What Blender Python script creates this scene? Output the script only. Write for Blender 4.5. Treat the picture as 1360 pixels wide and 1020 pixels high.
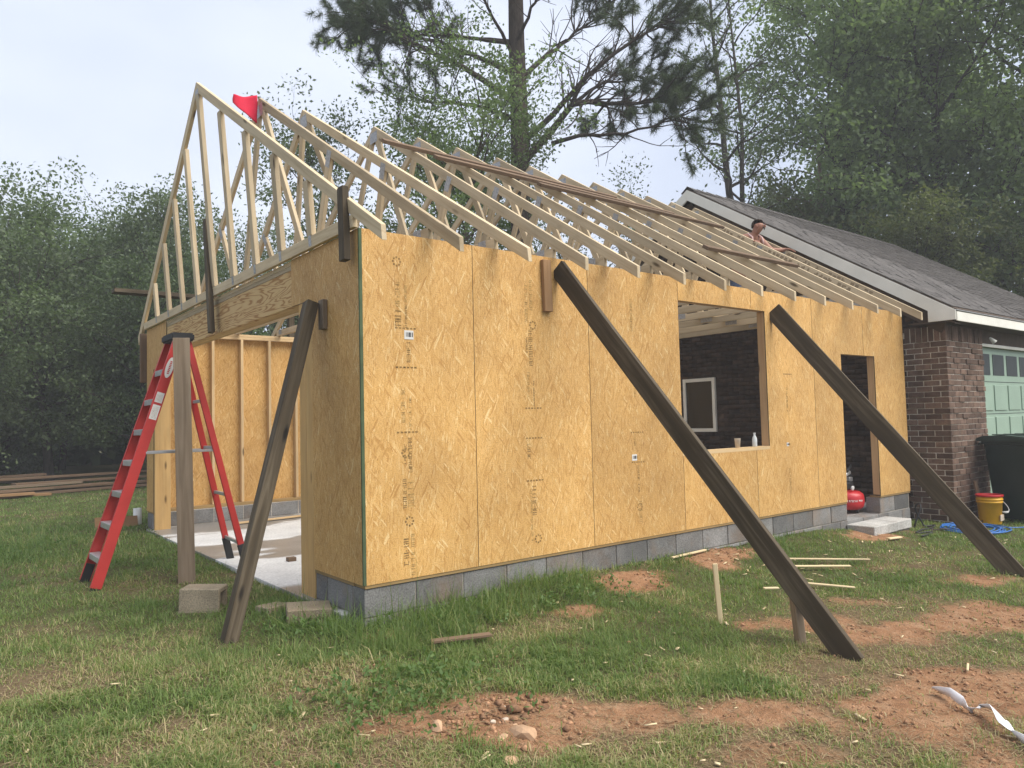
import bpy, bmesh, math, random
import numpy as np
from mathutils import Matrix, Vector, Euler

for o in list(bpy.data.objects):
    bpy.data.objects.remove(o)
S = bpy.context.scene
COL = S.collection
rnd = random.Random(11)

# ------------------------------------------------------------------ camera
cam_d = bpy.data.cameras.new('camera')
cam = bpy.data.objects.new('camera', cam_d)
COL.objects.link(cam)
S.camera = cam
cam_d.sensor_width = 36.0
cam_d.lens = 36.0 * 976.1 / 1360.0
cam_d.clip_start = 0.05
cam_d.clip_end = 2000
yaw, pitch, roll = math.radians(51.656), math.radians(2.861), math.radians(-1.415)
fw = Vector((math.cos(pitch)*math.cos(yaw), math.cos(pitch)*math.sin(yaw), math.sin(pitch)))
rt = fw.cross(Vector((0, 0, 1))).normalized()
up = rt.cross(fw)
c_, s_ = math.cos(roll), math.sin(roll)
R_ = c_*rt + s_*up
U_ = -s_*rt + c_*up
CAM = Vector((-2.303, -4.566, 1.309))
cam.matrix_world = Matrix(((R_.x, U_.x, -fw.x, CAM.x), (R_.y, U_.y, -fw.y, CAM.y), (R_.z, U_.z, -fw.z, CAM.z), (0, 0, 0, 1)))

# ------------------------------------------------------------------ sky, sun, exposure
world = bpy.data.worlds.new('World')
S.world = world
world.use_nodes = True
nt = world.node_tree
nt.nodes.clear()
wo = nt.nodes.new('ShaderNodeOutputWorld')
bg = nt.nodes.new('ShaderNodeBackground')
sky = nt.nodes.new('ShaderNodeTexSky')
sky.sky_type = 'NISHITA'
sky.sun_disc = False
SUN_EL, SUN_AZ = math.radians(52), math.radians(-62)      # direction towards the sun (azimuth from +X)
sky.sun_elevation = SUN_EL
sky.sun_rotation = math.radians(90) - SUN_AZ
sky.air_density = 1.0
sky.dust_density = 3.0
# an overcast layer: the clear sky is mostly hidden by grey cloud with soft variation
tc = nt.nodes.new('ShaderNodeTexCoord')
mp = nt.nodes.new('ShaderNodeMapping')
mp.inputs['Scale'].default_value = (1, 1, 2.2)
cn = nt.nodes.new('ShaderNodeTexNoise')
cn.inputs['Scale'].default_value = 1.7
cn.inputs['Detail'].default_value = 4
cr = nt.nodes.new('ShaderNodeValToRGB')
cr.color_ramp.elements[0].position = 0.3
cr.color_ramp.elements[0].color = (4.4, 4.95, 6.2, 1)
cr.color_ramp.elements[1].position = 0.75
cr.color_ramp.elements[1].color = (6.6, 7.0, 8.0, 1)
mxs = nt.nodes.new('ShaderNodeMixRGB')
mxs.inputs[0].default_value = 0.86
nt.links.new(tc.outputs['Generated'], mp.inputs['Vector'])
nt.links.new(mp.outputs[0], cn.inputs['Vector'])
nt.links.new(cn.outputs['Fac'], cr.inputs[0])
nt.links.new(sky.outputs[0], mxs.inputs[1])
nt.links.new(cr.outputs[0], mxs.inputs[2])
nt.links.new(mxs.outputs[0], bg.inputs['Color'])
bg.inputs['Strength'].default_value = 0.0465
nt.links.new(bg.outputs[0], wo.inputs['Surface'])
sun_d = bpy.data.lights.new('sun', 'SUN')
sun_d.energy = 1.5
sun_d.angle = math.radians(45)
sun_d.color = (1.0, 0.95, 0.87)
sun = bpy.data.objects.new('sun', sun_d)
COL.objects.link(sun)
sd = Vector((math.cos(SUN_EL)*math.cos(SUN_AZ), math.cos(SUN_EL)*math.sin(SUN_AZ), math.sin(SUN_EL)))
sun.rotation_euler = sd.to_track_quat('Z', 'Y').to_euler()
sun.location = (0, 0, 30)
S.view_settings.view_transform = 'Standard'
S.view_settings.look = 'None'
S.view_settings.gamma = 1
S.view_settings.use_curve_mapping = False
S.view_settings.exposure = 1.85
S.render.engine = 'CYCLES'
S.cycles.max_bounces = 6
S.cycles.diffuse_bounces = 3
S.cycles.transparent_max_bounces = 6

# ------------------------------------------------------------------ material helpers
class N:
    """short-hand for building a node material"""
    def __init__(self, name, rough=0.8, spec=0.3):
        self.m = bpy.data.materials.new(name)
        self.m.use_nodes = True
        self.t = self.m.node_tree
        self.b = self.t.nodes['Principled BSDF']
        self.b.inputs['Roughness'].default_value = rough
        self.b.inputs['Specular IOR Level'].default_value = spec
    def n(self, typ, **kw):
        nd = self.t.nodes.new(typ)
        for k, v in kw.items():
            if k.startswith('i_'):
                nd.inputs[k[2:].replace('_', ' ')].default_value = v
            else:
                setattr(nd, k, v)
        return nd
    def l(self, a, b): self.t.links.new(a, b)
    def coord(self, scale=(1, 1, 1), rot=(0, 0, 0), rand=True, kind='Object'):
        t = self.n('ShaderNodeTexCoord')
        m = self.n('ShaderNodeMapping')
        m.inputs['Scale'].default_value = scale
        m.inputs['Rotation'].default_value = rot
        src = t.outputs[kind]
        if rand:
            oi = self.n('ShaderNodeObjectInfo')
            ml = self.n('ShaderNodeMath', operation='MULTIPLY')
            ml.inputs[1].default_value = 37.0
            self.l(oi.outputs['Random'], ml.inputs[0])
            ad = self.n('ShaderNodeVectorMath', operation='ADD')
            self.l(src, ad.inputs[0]); self.l(ml.outputs[0], ad.inputs[1])
            src = ad.outputs[0]
        self.l(src, m.inputs['Vector'])
        return m.outputs[0]
    def noise(self, vec, scale, detail=3, rough=0.55, dist=0.0):
        k = self.n('ShaderNodeTexNoise')
        k.inputs['Scale'].default_value = scale
        k.inputs['Detail'].default_value = detail
        k.inputs['Roughness'].default_value = rough
        k.inputs['Distortion'].default_value = dist
        self.l(vec, k.inputs['Vector'])
        return k.outputs['Fac']
    def ramp(self, fac, stops, interp='LINEAR'):
        r = self.n('ShaderNodeValToRGB')
        r.color_ramp.interpolation = interp
        e = r.color_ramp.elements
        while len(e) < len(stops): e.new(0.5)
        for q, (p, c) in zip(e, stops):
            q.position = p
            q.color = (c[0], c[1], c[2], 1) if hasattr(c, '__len__') else (c, c, c, 1)
        self.l(fac, r.inputs[0])
        return r.outputs[0]
    def mix(self, fac, a, b, mode='MIX'):
        x = self.n('ShaderNodeMixRGB', blend_type=mode)
        for i, v in ((0, fac), (1, a), (2, b)):
            if isinstance(v, (int, float)): x.inputs[i].default_value = v if i == 0 else (v, v, v, 1)
            elif isinstance(v, tuple): x.inputs[i].default_value = (*v, 1)
            else: self.l(v, x.inputs[i])
        return x.outputs[0]
    def rand_tint(self, col, lo=0.8, hi=1.15, hue=0.0):
        oi = self.n('ShaderNodeObjectInfo')
        mr = self.n('ShaderNodeMapRange')
        mr.inputs['To Min'].default_value = lo; mr.inputs['To Max'].default_value = hi
        self.l(oi.outputs['Random'], mr.inputs['Value'])
        return self.mix(1.0, col, mr.outputs[0], 'MULTIPLY')
    def color(self, c):
        if isinstance(c, tuple): self.b.inputs['Base Color'].default_value = (*c, 1)
        else: self.l(c, self.b.inputs['Base Color'])
    def bump(self, h, strength=0.3, dist=0.01):
        b = self.n('ShaderNodeBump')
        b.inputs['Strength'].default_value = strength
        b.inputs['Distance'].default_value = dist
        self.l(h, b.inputs['Height'])
        self.l(b.outputs[0], self.b.inputs['Normal'])

M = {}
def simple(key, c, rough=0.7, spec=0.3, var=0.25, scale=6, metal=0.0, bump=0.0, tint=(0.9, 1.1)):
    k = N(key, rough, spec)
    v = k.coord()
    f = k.noise(v, scale, 4)
    col = k.ramp(f, [(0.3, tuple(x*(1-var) for x in c)), (0.7, tuple(min(1, x*(1+var)) for x in c))])
    k.color(k.rand_tint(col, *tint))
    k.b.inputs['Metallic'].default_value = metal
    if bump: k.bump(k.noise(v, scale*6, 4), bump, 0.004)
    M[key] = k.m
    return k.m

def wood(key, base, dark, light, knots=True, rough=0.75, lo=0.82, hi=1.12, grain=34, contrast=1.0, bumpk=0.25):
    """grain runs along the local X axis of each board"""
    k = N(key, rough, 0.25)
    v = k.coord((1, 1, 1))
    vm = k.n('ShaderNodeMapping'); vm.inputs['Scale'].default_value = (1.1, grain, grain); k.l(v, vm.inputs['Vector'])
    warp = k.noise(v, 1.6, 2)
    g = k.noise(vm.outputs[0], 1.0, 4, 0.6, 0.6)
    col = k.ramp(g, [(0.25, dark), (0.48, base), (0.75, light)])
    vb = k.n('ShaderNodeMapping'); vb.inputs['Scale'].default_value = (2.0, 7, 7); k.l(v, vb.inputs['Vector'])
    bl = k.noise(vb.outputs[0], 1.0, 3)
    col = k.mix(0.5*contrast, col, k.ramp(bl, [(0.3, tuple(x*0.72 for x in base)), (0.7, tuple(min(1, x*1.22) for x in base))]), 'MIX')
    if knots:
        vk = k.n('ShaderNodeMapping'); vk.inputs['Scale'].default_value = (2.6, 9, 9); k.l(v, vk.inputs['Vector'])
        vo = k.n('ShaderNodeTexVoronoi'); vo.inputs['Scale'].default_value = 1.0; k.l(vk.outputs[0], vo.inputs['Vector'])
        kn = k.ramp(vo.outputs['Distance'], [(0.09, 1.0), (0.2, 0.0)])
        sel = k.ramp(vo.outputs['Color'], [(0.62, 0.0), (0.66, 1.0)])
        kf = k.mix(1.0, kn, sel, 'MULTIPLY')
        col = k.mix(kf, col, tuple(x*0.35 for x in dark))
    k.color(k.rand_tint(col, lo, hi))
    k.bump(g, bumpk, 0.003)
    M[key] = k.m
    return k.m

# oriented strand board: three layers of long chips at different angles
def make_osb():
    k = N('osb', 0.62, 0.3)
    v = k.coord((1, 1, 1))
    wv = k.n('ShaderNodeTexNoise'); wv.inputs['Scale'].default_value = 5; wv.inputs['Detail'].default_value = 2; k.l(v, wv.inputs['Vector'])
    wa = k.n('ShaderNodeVectorMath', operation='MULTIPLY_ADD'); wa.inputs[1].default_value = (0.022, 0.022, 0); 
    k.l(wv.outputs['Color'], wa.inputs[0]); k.l(v, wa.inputs[2])
    layers = []
    for ang, sc, off in ((84, (12, 105, 1), 0.0), (66, (10, 92, 1), 3.1), (104, (13, 100, 1), 7.7), (93, (18, 150, 1), 11.3), (50, (12, 95, 1), 5.2), (117, (9, 80, 1), 9.4)):
        mp = k.n('ShaderNodeMapping')
        mp.inputs['Rotation'].default_value = (0, 0, math.radians(ang)); mp.inputs['Scale'].default_value = sc
        ad = k.n('ShaderNodeVectorMath', operation='ADD'); ad.inputs[1].default_value = (off, off*1.3, 0.5)
        # rotate first, then scale: two mappings
        r = k.n('ShaderNodeMapping'); r.inputs['Rotation'].default_value = (0, 0, math.radians(ang)); k.l(wa.outputs[0], r.inputs['Vector'])
        mp.inputs['Rotation'].default_value = (0, 0, 0); k.l(r.outputs[0], ad.inputs[0]); k.l(ad.outputs[0], mp.inputs['Vector'])
        vo = k.n('ShaderNodeTexVoronoi'); vo.inputs['Scale'].default_value = 1; vo.voronoi_dimensions = '2D'; k.l(mp.outputs[0], vo.inputs['Vector'])
        layers.append(vo)
    pal = [(0.0, (0.45, 0.24, 0.07)), (0.25, (0.565, 0.335, 0.112)), (0.7, (0.61, 0.37, 0.135)), (0.92, (0.64, 0.41, 0.165)), (1.0, (0.73, 0.54, 0.27))]
    sep = [k.n('ShaderNodeSeparateColor') for _ in layers]
    for s, vo in zip(sep, layers): k.l(vo.outputs['Color'], s.inputs[0])
    cols = [k.ramp(s.outputs[0], pal) for s in sep]
    c = cols[0]
    for i in range(1, len(cols)):
        f = k.ramp(sep[i].outputs[1], [((0.58, 0.58, 0.52, 0.80, 0.87)[i-1], 0.0), ((0.61, 0.61, 0.55, 0.83, 0.90)[i-1], 1.0)])
        c = k.mix(f, c, cols[i])
    big = k.noise(v, 1.4, 3)
    c = k.mix(1.0, c, k.ramp(big, [(0.3, (0.84, 0.82, 0.80)), (0.7, (1.1, 1.08, 1.04))]), 'MULTIPLY')
    fine = k.noise(v, 120, 2)
    c = k.mix(0.6, c, k.ramp(fine, [(0.33, (0.62, 0.58, 0.52)), (0.5, 1.0), (0.7, 1.1)]), 'MULTIPLY')
    k.color(k.rand_tint(c, 0.9, 1.07))
    k.bump(sep[1].outputs[0], 0.25, 0.0015)
    M['osb'] = k.m
make_osb()
simple('green_edge', (0.07, 0.10, 0.05), 0.8)
simple('osb_edge', (0.12, 0.10, 0.05), 0.8)
wood('lumber', (0.60, 0.43, 0.235), (0.46, 0.30, 0.145), (0.68, 0.52, 0.31))
wood('truss_wood', (0.55, 0.44, 0.285), (0.36, 0.255, 0.14), (0.67, 0.56, 0.39), lo=0.74, hi=1.1, grain=26)
wood('header_wood', (0.60, 0.41, 0.19), (0.40, 0.24, 0.09), (0.68, 0.50, 0.26), knots=False, grain=16)
def make_header():
    k = N('header_cathedral', 0.7, 0.25)
    v = k.coord()
    m = k.n('ShaderNodeMapping'); m.inputs['Scale'].default_value = (0.55, 5, 5); k.l(v, m.inputs['Vector'])
    a = k.noise(m.outputs[0], 1.3, 3, 0.5, 0.4)
    ml = k.n('ShaderNodeMath', operation='MULTIPLY'); ml.inputs[1].default_value = 95.0; k.l(a, ml.inputs[0])
    sn = k.n('ShaderNodeMath', operation='SINE'); k.l(ml.outputs[0], sn.inputs[0])
    mr = k.n('ShaderNodeMapRange'); mr.inputs['From Min'].default_value = -1; k.l(sn.outputs[0], mr.inputs['Value'])
    c = k.ramp(mr.outputs[0], [(0.0, (0.62, 0.43, 0.20)), (0.6, (0.58, 0.38, 0.165)), (0.9, (0.38, 0.20, 0.07))])
    k.color(k.rand_tint(c, 0.92, 1.06))
    M['header_cathedral'] = k.m
make_header()
wood('jamb_wood', (0.53, 0.33, 0.13), (0.40, 0.22, 0.08), (0.60, 0.42, 0.19))
wood('fir_red', (0.50, 0.31, 0.155), (0.36, 0.19, 0.08), (0.6, 0.4, 0.22))
wood('old_dark', (0.066, 0.049, 0.029), (0.03, 0.022, 0.014), (0.23, 0.185, 0.125), knots=True, lo=0.85, hi=1.15, grain=20, bumpk=0.5)
wood('old_gray', (0.215, 0.16, 0.108), (0.085, 0.06, 0.04), (0.36, 0.29, 0.21), knots=True, grain=22)
wood('cleat_wood', (0.30, 0.175, 0.085), (0.21, 0.115, 0.05), (0.38, 0.24, 0.13), knots=False)
wood('brown_board', (0.16, 0.105, 0.065), (0.10, 0.06, 0.035), (0.22, 0.15, 0.1), knots=False)
wood('pale_stake', (0.62, 0.50, 0.30), (0.5, 0.37, 0.2), (0.72, 0.6, 0.4), knots=False)
wood('sill_treated', (0.30, 0.20, 0.085), (0.2, 0.13, 0.05), (0.38, 0.27, 0.13), knots=False)
simple('metal_plate', (0.36, 0.36, 0.36), 0.5, 0.5, 0.3, 60, 0.6)
def make_cmu(key, c):
    k = N(key, 0.92, 0.15)
    v = k.coord()
    col = k.ramp(k.noise(v, 4, 4), [(0.3, tuple(x*0.75 for x in c)), (0.7, tuple(x*1.2 for x in c))])
    col = k.mix(0.55, col, k.ramp(k.noise(v, 90, 3), [(0.35, 0.45), (0.6, 1.15)]), 'MULTIPLY')
    stn = k.noise(v, 2.3, 5, 0.7)
    col = k.mix(k.ramp(stn, [(0.5, 0.0), (0.7, 0.55)]), col, (0.24, 0.16, 0.10))
    k.color(k.rand_tint(col, 0.72, 1.2))
    k.bump(k.noise(v, 110, 3), 0.8, 0.006)
    M[key] = k.m
make_cmu('cmu', (0.215, 0.21, 0.20))
make_cmu('cmu_tan', (0.30, 0.25, 0.175))
make_cmu('mortar', (0.46, 0.42, 0.36))
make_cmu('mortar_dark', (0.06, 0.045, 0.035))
make_cmu('step_concrete', (0.45, 0.44, 0.41))
def make_slab():
    k = N('slab', 0.7, 0.4)
    v = k.coord(rand=False)
    base = k.ramp(k.noise(v, 2.2, 5), [(0.3, (0.56, 0.55, 0.52)), (0.7, (0.72, 0.71, 0.68))])
    sp = k.ramp(k.noise(v, 45, 4), [(0.3, 0.8), (0.6, 1.05)])
    base = k.mix(1.0, base, sp, 'MULTIPLY')
    m = k.n('ShaderNodeMapping'); m.inputs['Scale'].default_value = (0.42, 1.0, 1); m.inputs['Location'].default_value = (0.35, 0.27, 0); k.l(v, m.inputs['Vector'])
    wet = k.ramp(k.noise(m.outputs[0], 0.95, 4, 0.5, 0.3), [(0.50, 0.0), (0.54, 1.0)])
    k.color(k.mix(wet, base, k.mix(1.0, base, (0.40, 0.38, 0.36), 'MULTIPLY')))
    k.l(k.ramp(wet, [(0, 0.75), (1, 0.32)]), k.b.inputs['Roughness'])
    M['slab'] = k.m
make_slab()
def make_brick(key, c, island=False, lo=0.6, hi=1.3):
    k = N(key, 0.9, 0.15)
    v = k.coord()
    col = k.ramp(k.noise(v, 9, 4), [(0.3, tuple(x*0.7 for x in c)), (0.7, tuple(x*1.3 for x in c))])
    col = k.mix(0.4, col, k.ramp(k.noise(v, 70, 3), [(0.4, 0.5), (0.6, 1.15)]), 'MULTIPLY')
    if island:
        g = k.n('ShaderNodeNewGeometry')
        col = k.mix(1.0, col, k.ramp(g.outputs['Random Per Island'], [(0, lo), (1, hi)]), 'MULTIPLY')
        k.color(col)
    else:
        k.color(k.rand_tint(col, lo, hi))
    k.bump(k.noise(v, 80, 3), 0.5, 0.004)
    M[key] = k.m
make_brick('brick', (0.145, 0.095, 0.07))
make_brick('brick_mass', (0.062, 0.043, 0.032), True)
make_brick('shingle', (0.105, 0.097, 0.091), False, 0.82, 1.15)
make_brick('shingle_mass', (0.105, 0.097, 0.091), True, 0.82, 1.15)
simple('white_paint', (0.74, 0.72, 0.64), 0.55, 0.4, 0.07, 3, tint=(0.97, 1.03))
simple('brown_trim', (0.085, 0.06, 0.042), 0.8)
simple('green_door', (0.27, 0.37, 0.285), 0.5, 0.4, 0.06, 3, tint=(0.97, 1.03))
simple('dark_glass', (0.012, 0.016, 0.015), 0.12, 0.5, 0.1)
simple('door_glass', (0.02, 0.027, 0.025), 0.45, 0.25, 0.1)
simple('ladder_red', (0.47, 0.036, 0.03), 0.42, 0.45, 0.12, 4, tint=(0.95, 1.05))
simple('aluminium', (0.55, 0.55, 0.55), 0.4, 0.5, 0.1, 20, 0.7)
simple('black_rubber', (0.02, 0.02, 0.021), 0.6, 0.4, 0.2)
simple('label_white', (0.62, 0.61, 0.58), 0.6, 0.3, 0.04)
simple('print_ink', (0.25, 0.155, 0.06), 0.85, 0.1, 0.5, 40)
simple('print_faint', (0.34, 0.215, 0.08), 0.85, 0.1, 0.4, 40)
simple('print_rafter', (0.29, 0.22, 0.14), 0.85, 0.1, 0.3, 40)
simple('red_cloth', (0.62, 0.025, 0.06), 0.8, 0.2, 0.12, 5)
simple('bin_green', (0.018, 0.032, 0.026), 0.45, 0.4, 0.2, 3)
simple('bin_green_light', (0.03, 0.052, 0.042), 0.45, 0.4, 0.2, 3)
simple('yellow_plastic', (0.62, 0.33, 0.015), 0.42, 0.4, 0.12, 5)
simple('red_plastic', (0.50, 0.02, 0.025), 0.4, 0.45, 0.1, 5)
simple('blue_hose', (0.03, 0.14, 0.42), 0.4, 0.4, 0.1, 8)
simple('pvc', (0.72, 0.72, 0.68), 0.4, 0.4, 0.05)
simple('ribbon_white', (0.78, 0.77, 0.78), 0.6, 0.3, 0.05)
simple('clear_plastic', (0.55, 0.57, 0.56), 0.15, 0.5, 0.1)
simple('rock', (0.42, 0.27, 0.165), 0.95, 0.1, 0.25, 12, bump=0.6)
make_brick('clod', (0.33, 0.185, 0.105), True)
simple('rock_pale', (0.55, 0.46, 0.36), 0.95, 0.1, 0.2, 12, bump=0.5)
simple('skin', (0.30, 0.14, 0.09), 0.55, 0.35, 0.1, 8, tint=(0.98, 1.02))
simple('hair', (0.035, 0.022, 0.015), 0.7, 0.3, 0.3, 30)
simple('tank_top', (0.23, 0.095, 0.085), 0.85, 0.15, 0.15, 6)
simple('strap_pink', (0.68, 0.46, 0.42), 0.8, 0.2, 0.05)
simple('jeans', (0.06, 0.08, 0.13), 0.9, 0.15, 0.2, 10)
def make_bark(key, c):
    k = N(key, 0.95, 0.1)
    v = k.coord((1, 1, 0.25))
    f = k.noise(v, 14, 5, 0.65)
    k.color(k.ramp(f, [(0.3, tuple(x*0.5 for x in c)), (0.7, tuple(x*1.4 for x in c))]))
    k.bump(f, 0.8, 0.03)
    M[key] = k.m
make_bark('bark', (0.07, 0.058, 0.048))
make_bark('bark_pine', (0.075, 0.06, 0.05))
def make_leaf(key, c, c2, trans=0.35, c3=None):
    """colour differs leaf by leaf through the 'tone' attribute"""
    k = N(key, 0.55, 0.3)
    a = k.n('ShaderNodeAttribute', attribute_name='tone')
    st = [(0.0, c), (1.0, c2)] if c3 is None else [(0.0, c), (0.6, c2), (1.0, c3)]
    col = k.ramp(a.outputs['Fac'], st)
    k.color(col)
    tr = k.n('ShaderNodeBsdfTranslucent')
    k.l(k.mix(1.0, col, (1.1, 1.25, 0.7), 'MULTIPLY'), tr.inputs['Color'])
    mx = k.n('ShaderNodeMixShader'); mx.inputs[0].default_value = trans
    out = k.t.nodes['Material Output']
    k.l(k.b.outputs[0], mx.inputs[1]); k.l(tr.outputs[0], mx.inputs[2]); k.l(mx.outputs[0], out.inputs['Surface'])
    M[key] = k.m
make_leaf('leaf_mid', (0.075, 0.115, 0.05), (0.20, 0.26, 0.12), 0.42)
make_leaf('leaf_dark', (0.06, 0.095, 0.045), (0.165, 0.215, 0.10), 0.42)
make_leaf('leaf_tall', (0.10, 0.15, 0.065), (0.30, 0.37, 0.18), 0.48)
make_leaf('leaf_olive', (0.09, 0.115, 0.042), (0.22, 0.235, 0.095), 0.42)
make_leaf('leaf_gray', (0.075, 0.105, 0.06), (0.18, 0.22, 0.125), 0.42)
make_leaf('needles', (0.05, 0.075, 0.042), (0.11, 0.14, 0.075), 0.3)
make_leaf('grass_blade', (0.10, 0.17, 0.045), (0.225, 0.285, 0.09), 0.42, (0.46, 0.38, 0.21))
make_leaf('straw', (0.17, 0.11, 0.06), (0.36, 0.27, 0.155), 0.1)
make_leaf('weed_leaf', (0.075, 0.135, 0.035), (0.15, 0.225, 0.07), 0.4)

# ------------------------------------------------------------------ object helpers
PW = {}
def place(o, parent=None, Mw=None):
    COL.objects.link(o)
    Mw = Mw if Mw is not None else Matrix.Identity(4)
    PW[o] = Mw
    if parent is not None:
        o.parent = parent
        o.matrix_basis = PW[parent].inverted() @ Mw
    else:
        o.matrix_basis = Mw
    return o
def T(x, y, z): return Matrix.Translation((x, y, z))
def tag(o, label=None, cat=None, group=None, kind=None):
    if label: o['label'] = label
    if cat: o['category'] = cat
    if group: o['group'] = group
    if kind: o['kind'] = kind
    return o
def thing(name, label, cat, loc=(0, 0, 0), group=None, rz=0.0):
    o = bpy.data.objects.new(name, None)
    o.empty_display_size = 0.2
    place(o, None, T(*loc) @ Matrix.Rotation(rz, 4, 'Z'))
    return tag(o, label, cat, group)
def bm_obj(name, bm, mat, parent=None, Mw=None, smooth=False):
    bmesh.ops.recalc_face_normals(bm, faces=bm.faces)
    me = bpy.data.meshes.new(name)
    bm.to_mesh(me); bm.free()
    for m in (mat if isinstance(mat, (list, tuple)) else [mat]): me.materials.append(M[m])
    if smooth:
        for p in me.polygons: p.use_smooth = True
    return place(bpy.data.objects.new(name, me), parent, Mw)
BOX = {}
def box_mesh(lx, ly, lz, mat, bev=0.003):
    key = (round(lx, 4), round(ly, 4), round(lz, 4), mat, bev)
    if key in BOX: return BOX[key]
    bm = bmesh.new()
    bmesh.ops.create_cube(bm, size=1, matrix=Matrix.Diagonal((lx, ly, lz, 1)))
    if bev: bmesh.ops.bevel(bm, geom=bm.edges[:], offset=min(bev, 0.3*min(lx, ly, lz)), segments=1, affect='EDGES')
    me = bpy.data.meshes.new('box'); bm.to_mesh(me); bm.free()
    me.materials.append(M[mat])
    BOX[key] = me
    return me
def box(name, x0, x1, y0, y1, z0, z1, mat, parent=None, bev=0.003):
    me = box_mesh(x1-x0, y1-y0, z1-z0, mat, bev)
    return place(bpy.data.objects.new(name, me), parent, T((x0+x1)/2, (y0+y1)/2, (z0+z1)/2))
def frame(p0, p1, upv=(0, 0, 1)):
    p0, p1 = Vector(p0), Vector(p1)
    x = (p1-p0).normalized()
    u = Vector(upv)
    if abs(x.dot(u.normalized())) > 0.98: u = Vector((1, 0, 0)) if abs(x.x) < 0.9 else Vector((0, 1, 0))
    y = u.cross(x).normalized(); z = x.cross(y)
    c = (p0+p1)/2
    return Matrix(((x.x, y.x, z.x, c.x), (x.y, y.y, z.y, c.y), (x.z, y.z, z.z, c.z), (0, 0, 0, 1)))
def beam(name, p0, p1, w, d, mat, parent=None, upv=(0, 0, 1), bev=0.003):
    """board from p0 to p1: w across (horizontal), d in the up direction"""
    L = (Vector(p1)-Vector(p0)).length
    return place(bpy.data.objects.new(name, box_mesh(L, w, d, mat, bev)), parent, frame(p0, p1, upv))
def prism(name, poly, t, mat, parent, Mw, edge_mat=None):
    """polygon in local XY, thickness t from z=-t to 0"""
    bm = bmesh.new()
    a = [bm.verts.new((x, y, 0)) for x, y in poly]
    b = [bm.verts.new((x, y, -t)) for x, y in poly]
    bm.faces.new(a); bm.faces.new(b[::-1])
    n = len(poly)
    for i in range(n):
        f = bm.faces.new((a[i], b[i], b[(i+1) % n], a[(i+1) % n]))
        if edge_mat: f.material_index = 1
    return bm_obj(name, bm, [mat, edge_mat] if edge_mat else mat, parent, Mw)
def np_mesh(name, V, F, mats, tone=None, smooth=False, mat_idx=None):
    me = bpy.data.meshes.new(name)
    V = np.ascontiguousarray(V, dtype=np.float32); F = np.ascontiguousarray(F, dtype=np.int32)
    k = F.shape[1]
    me.vertices.add(len(V)); me.vertices.foreach_set('co', V.ravel())
    me.loops.add(F.size); me.loops.foreach_set('vertex_index', F.ravel())
    me.polygons.add(len(F))
    me.polygons.foreach_set('loop_start', np.arange(0, F.size, k, dtype=np.int32))
    me.polygons.foreach_set('loop_total', np.full(len(F), k, dtype=np.int32))
    if smooth: me.polygons.foreach_set('use_smooth', np.ones(len(F), dtype=bool))
    if tone is not None:
        at = me.attributes.new('tone', 'FLOAT', 'POINT')
        at.data.foreach_set('value', np.ascontiguousarray(tone, dtype=np.float32))
    for m in mats: me.materials.append(M[m])
    me.update(calc_edges=True)
    me.validate()
    return me
def tube_bm(bm, pts, radii, sides=8, cap=True):
    pts = [Vector(p) for p in pts]
    if not hasattr(radii, '__len__'): radii = [radii]*len(pts)
    rings = []
    ref = None
    for i, p in enumerate(pts):
        d = (pts[min(i+1, len(pts)-1)] - pts[max(i-1, 0)]).normalized()
        if ref is None: ref = Vector((0, 0, 1)) if abs(d.z) < 0.9 else Vector((1, 0, 0))
        a = d.cross(ref).normalized(); b = d.cross(a); ref = -b if False else ref
        rings.append([bm.verts.new(p + radii[i]*(math.cos(2*math.pi*j/sides)*a + math.sin(2*math.pi*j/sides)*b)) for j in range(sides)])
    for r0, r1 in zip(rings, rings[1:]):
        for j in range(sides): bm.faces.new((r0[j], r0[(j+1) % sides], r1[(j+1) % sides], r1[j]))
    if cap:
        bm.faces.new(rings[0][::-1]); bm.faces.new(rings[-1])
def tube(name, pts, radii, mat, parent=None, sides=8):
    bm = bmesh.new(); o = None
    p0 = Vector(pts[0])
    tube_bm(bm, [Vector(p)-p0 for p in pts], radii, sides)
    return bm_obj(name, bm, mat, parent, T(*p0), True)
def lathe_bm(bm, prof, n=24, Mx=None):
    rings = []
    for r, z in prof:
        rings.append([bm.verts.new((Mx or Matrix.Identity(4)) @ Vector((r*math.cos(2*math.pi*j/n), r*math.sin(2*math.pi*j/n), z))) for j in range(n)])
    for a, b in zip(rings, rings[1:]):
        for j in range(n): bm.faces.new((a[j], a[(j+1) % n], b[(j+1) % n], b[j]))
    bm.faces.new(rings[0][::-1]); bm.faces.new(rings[-1])

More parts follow.
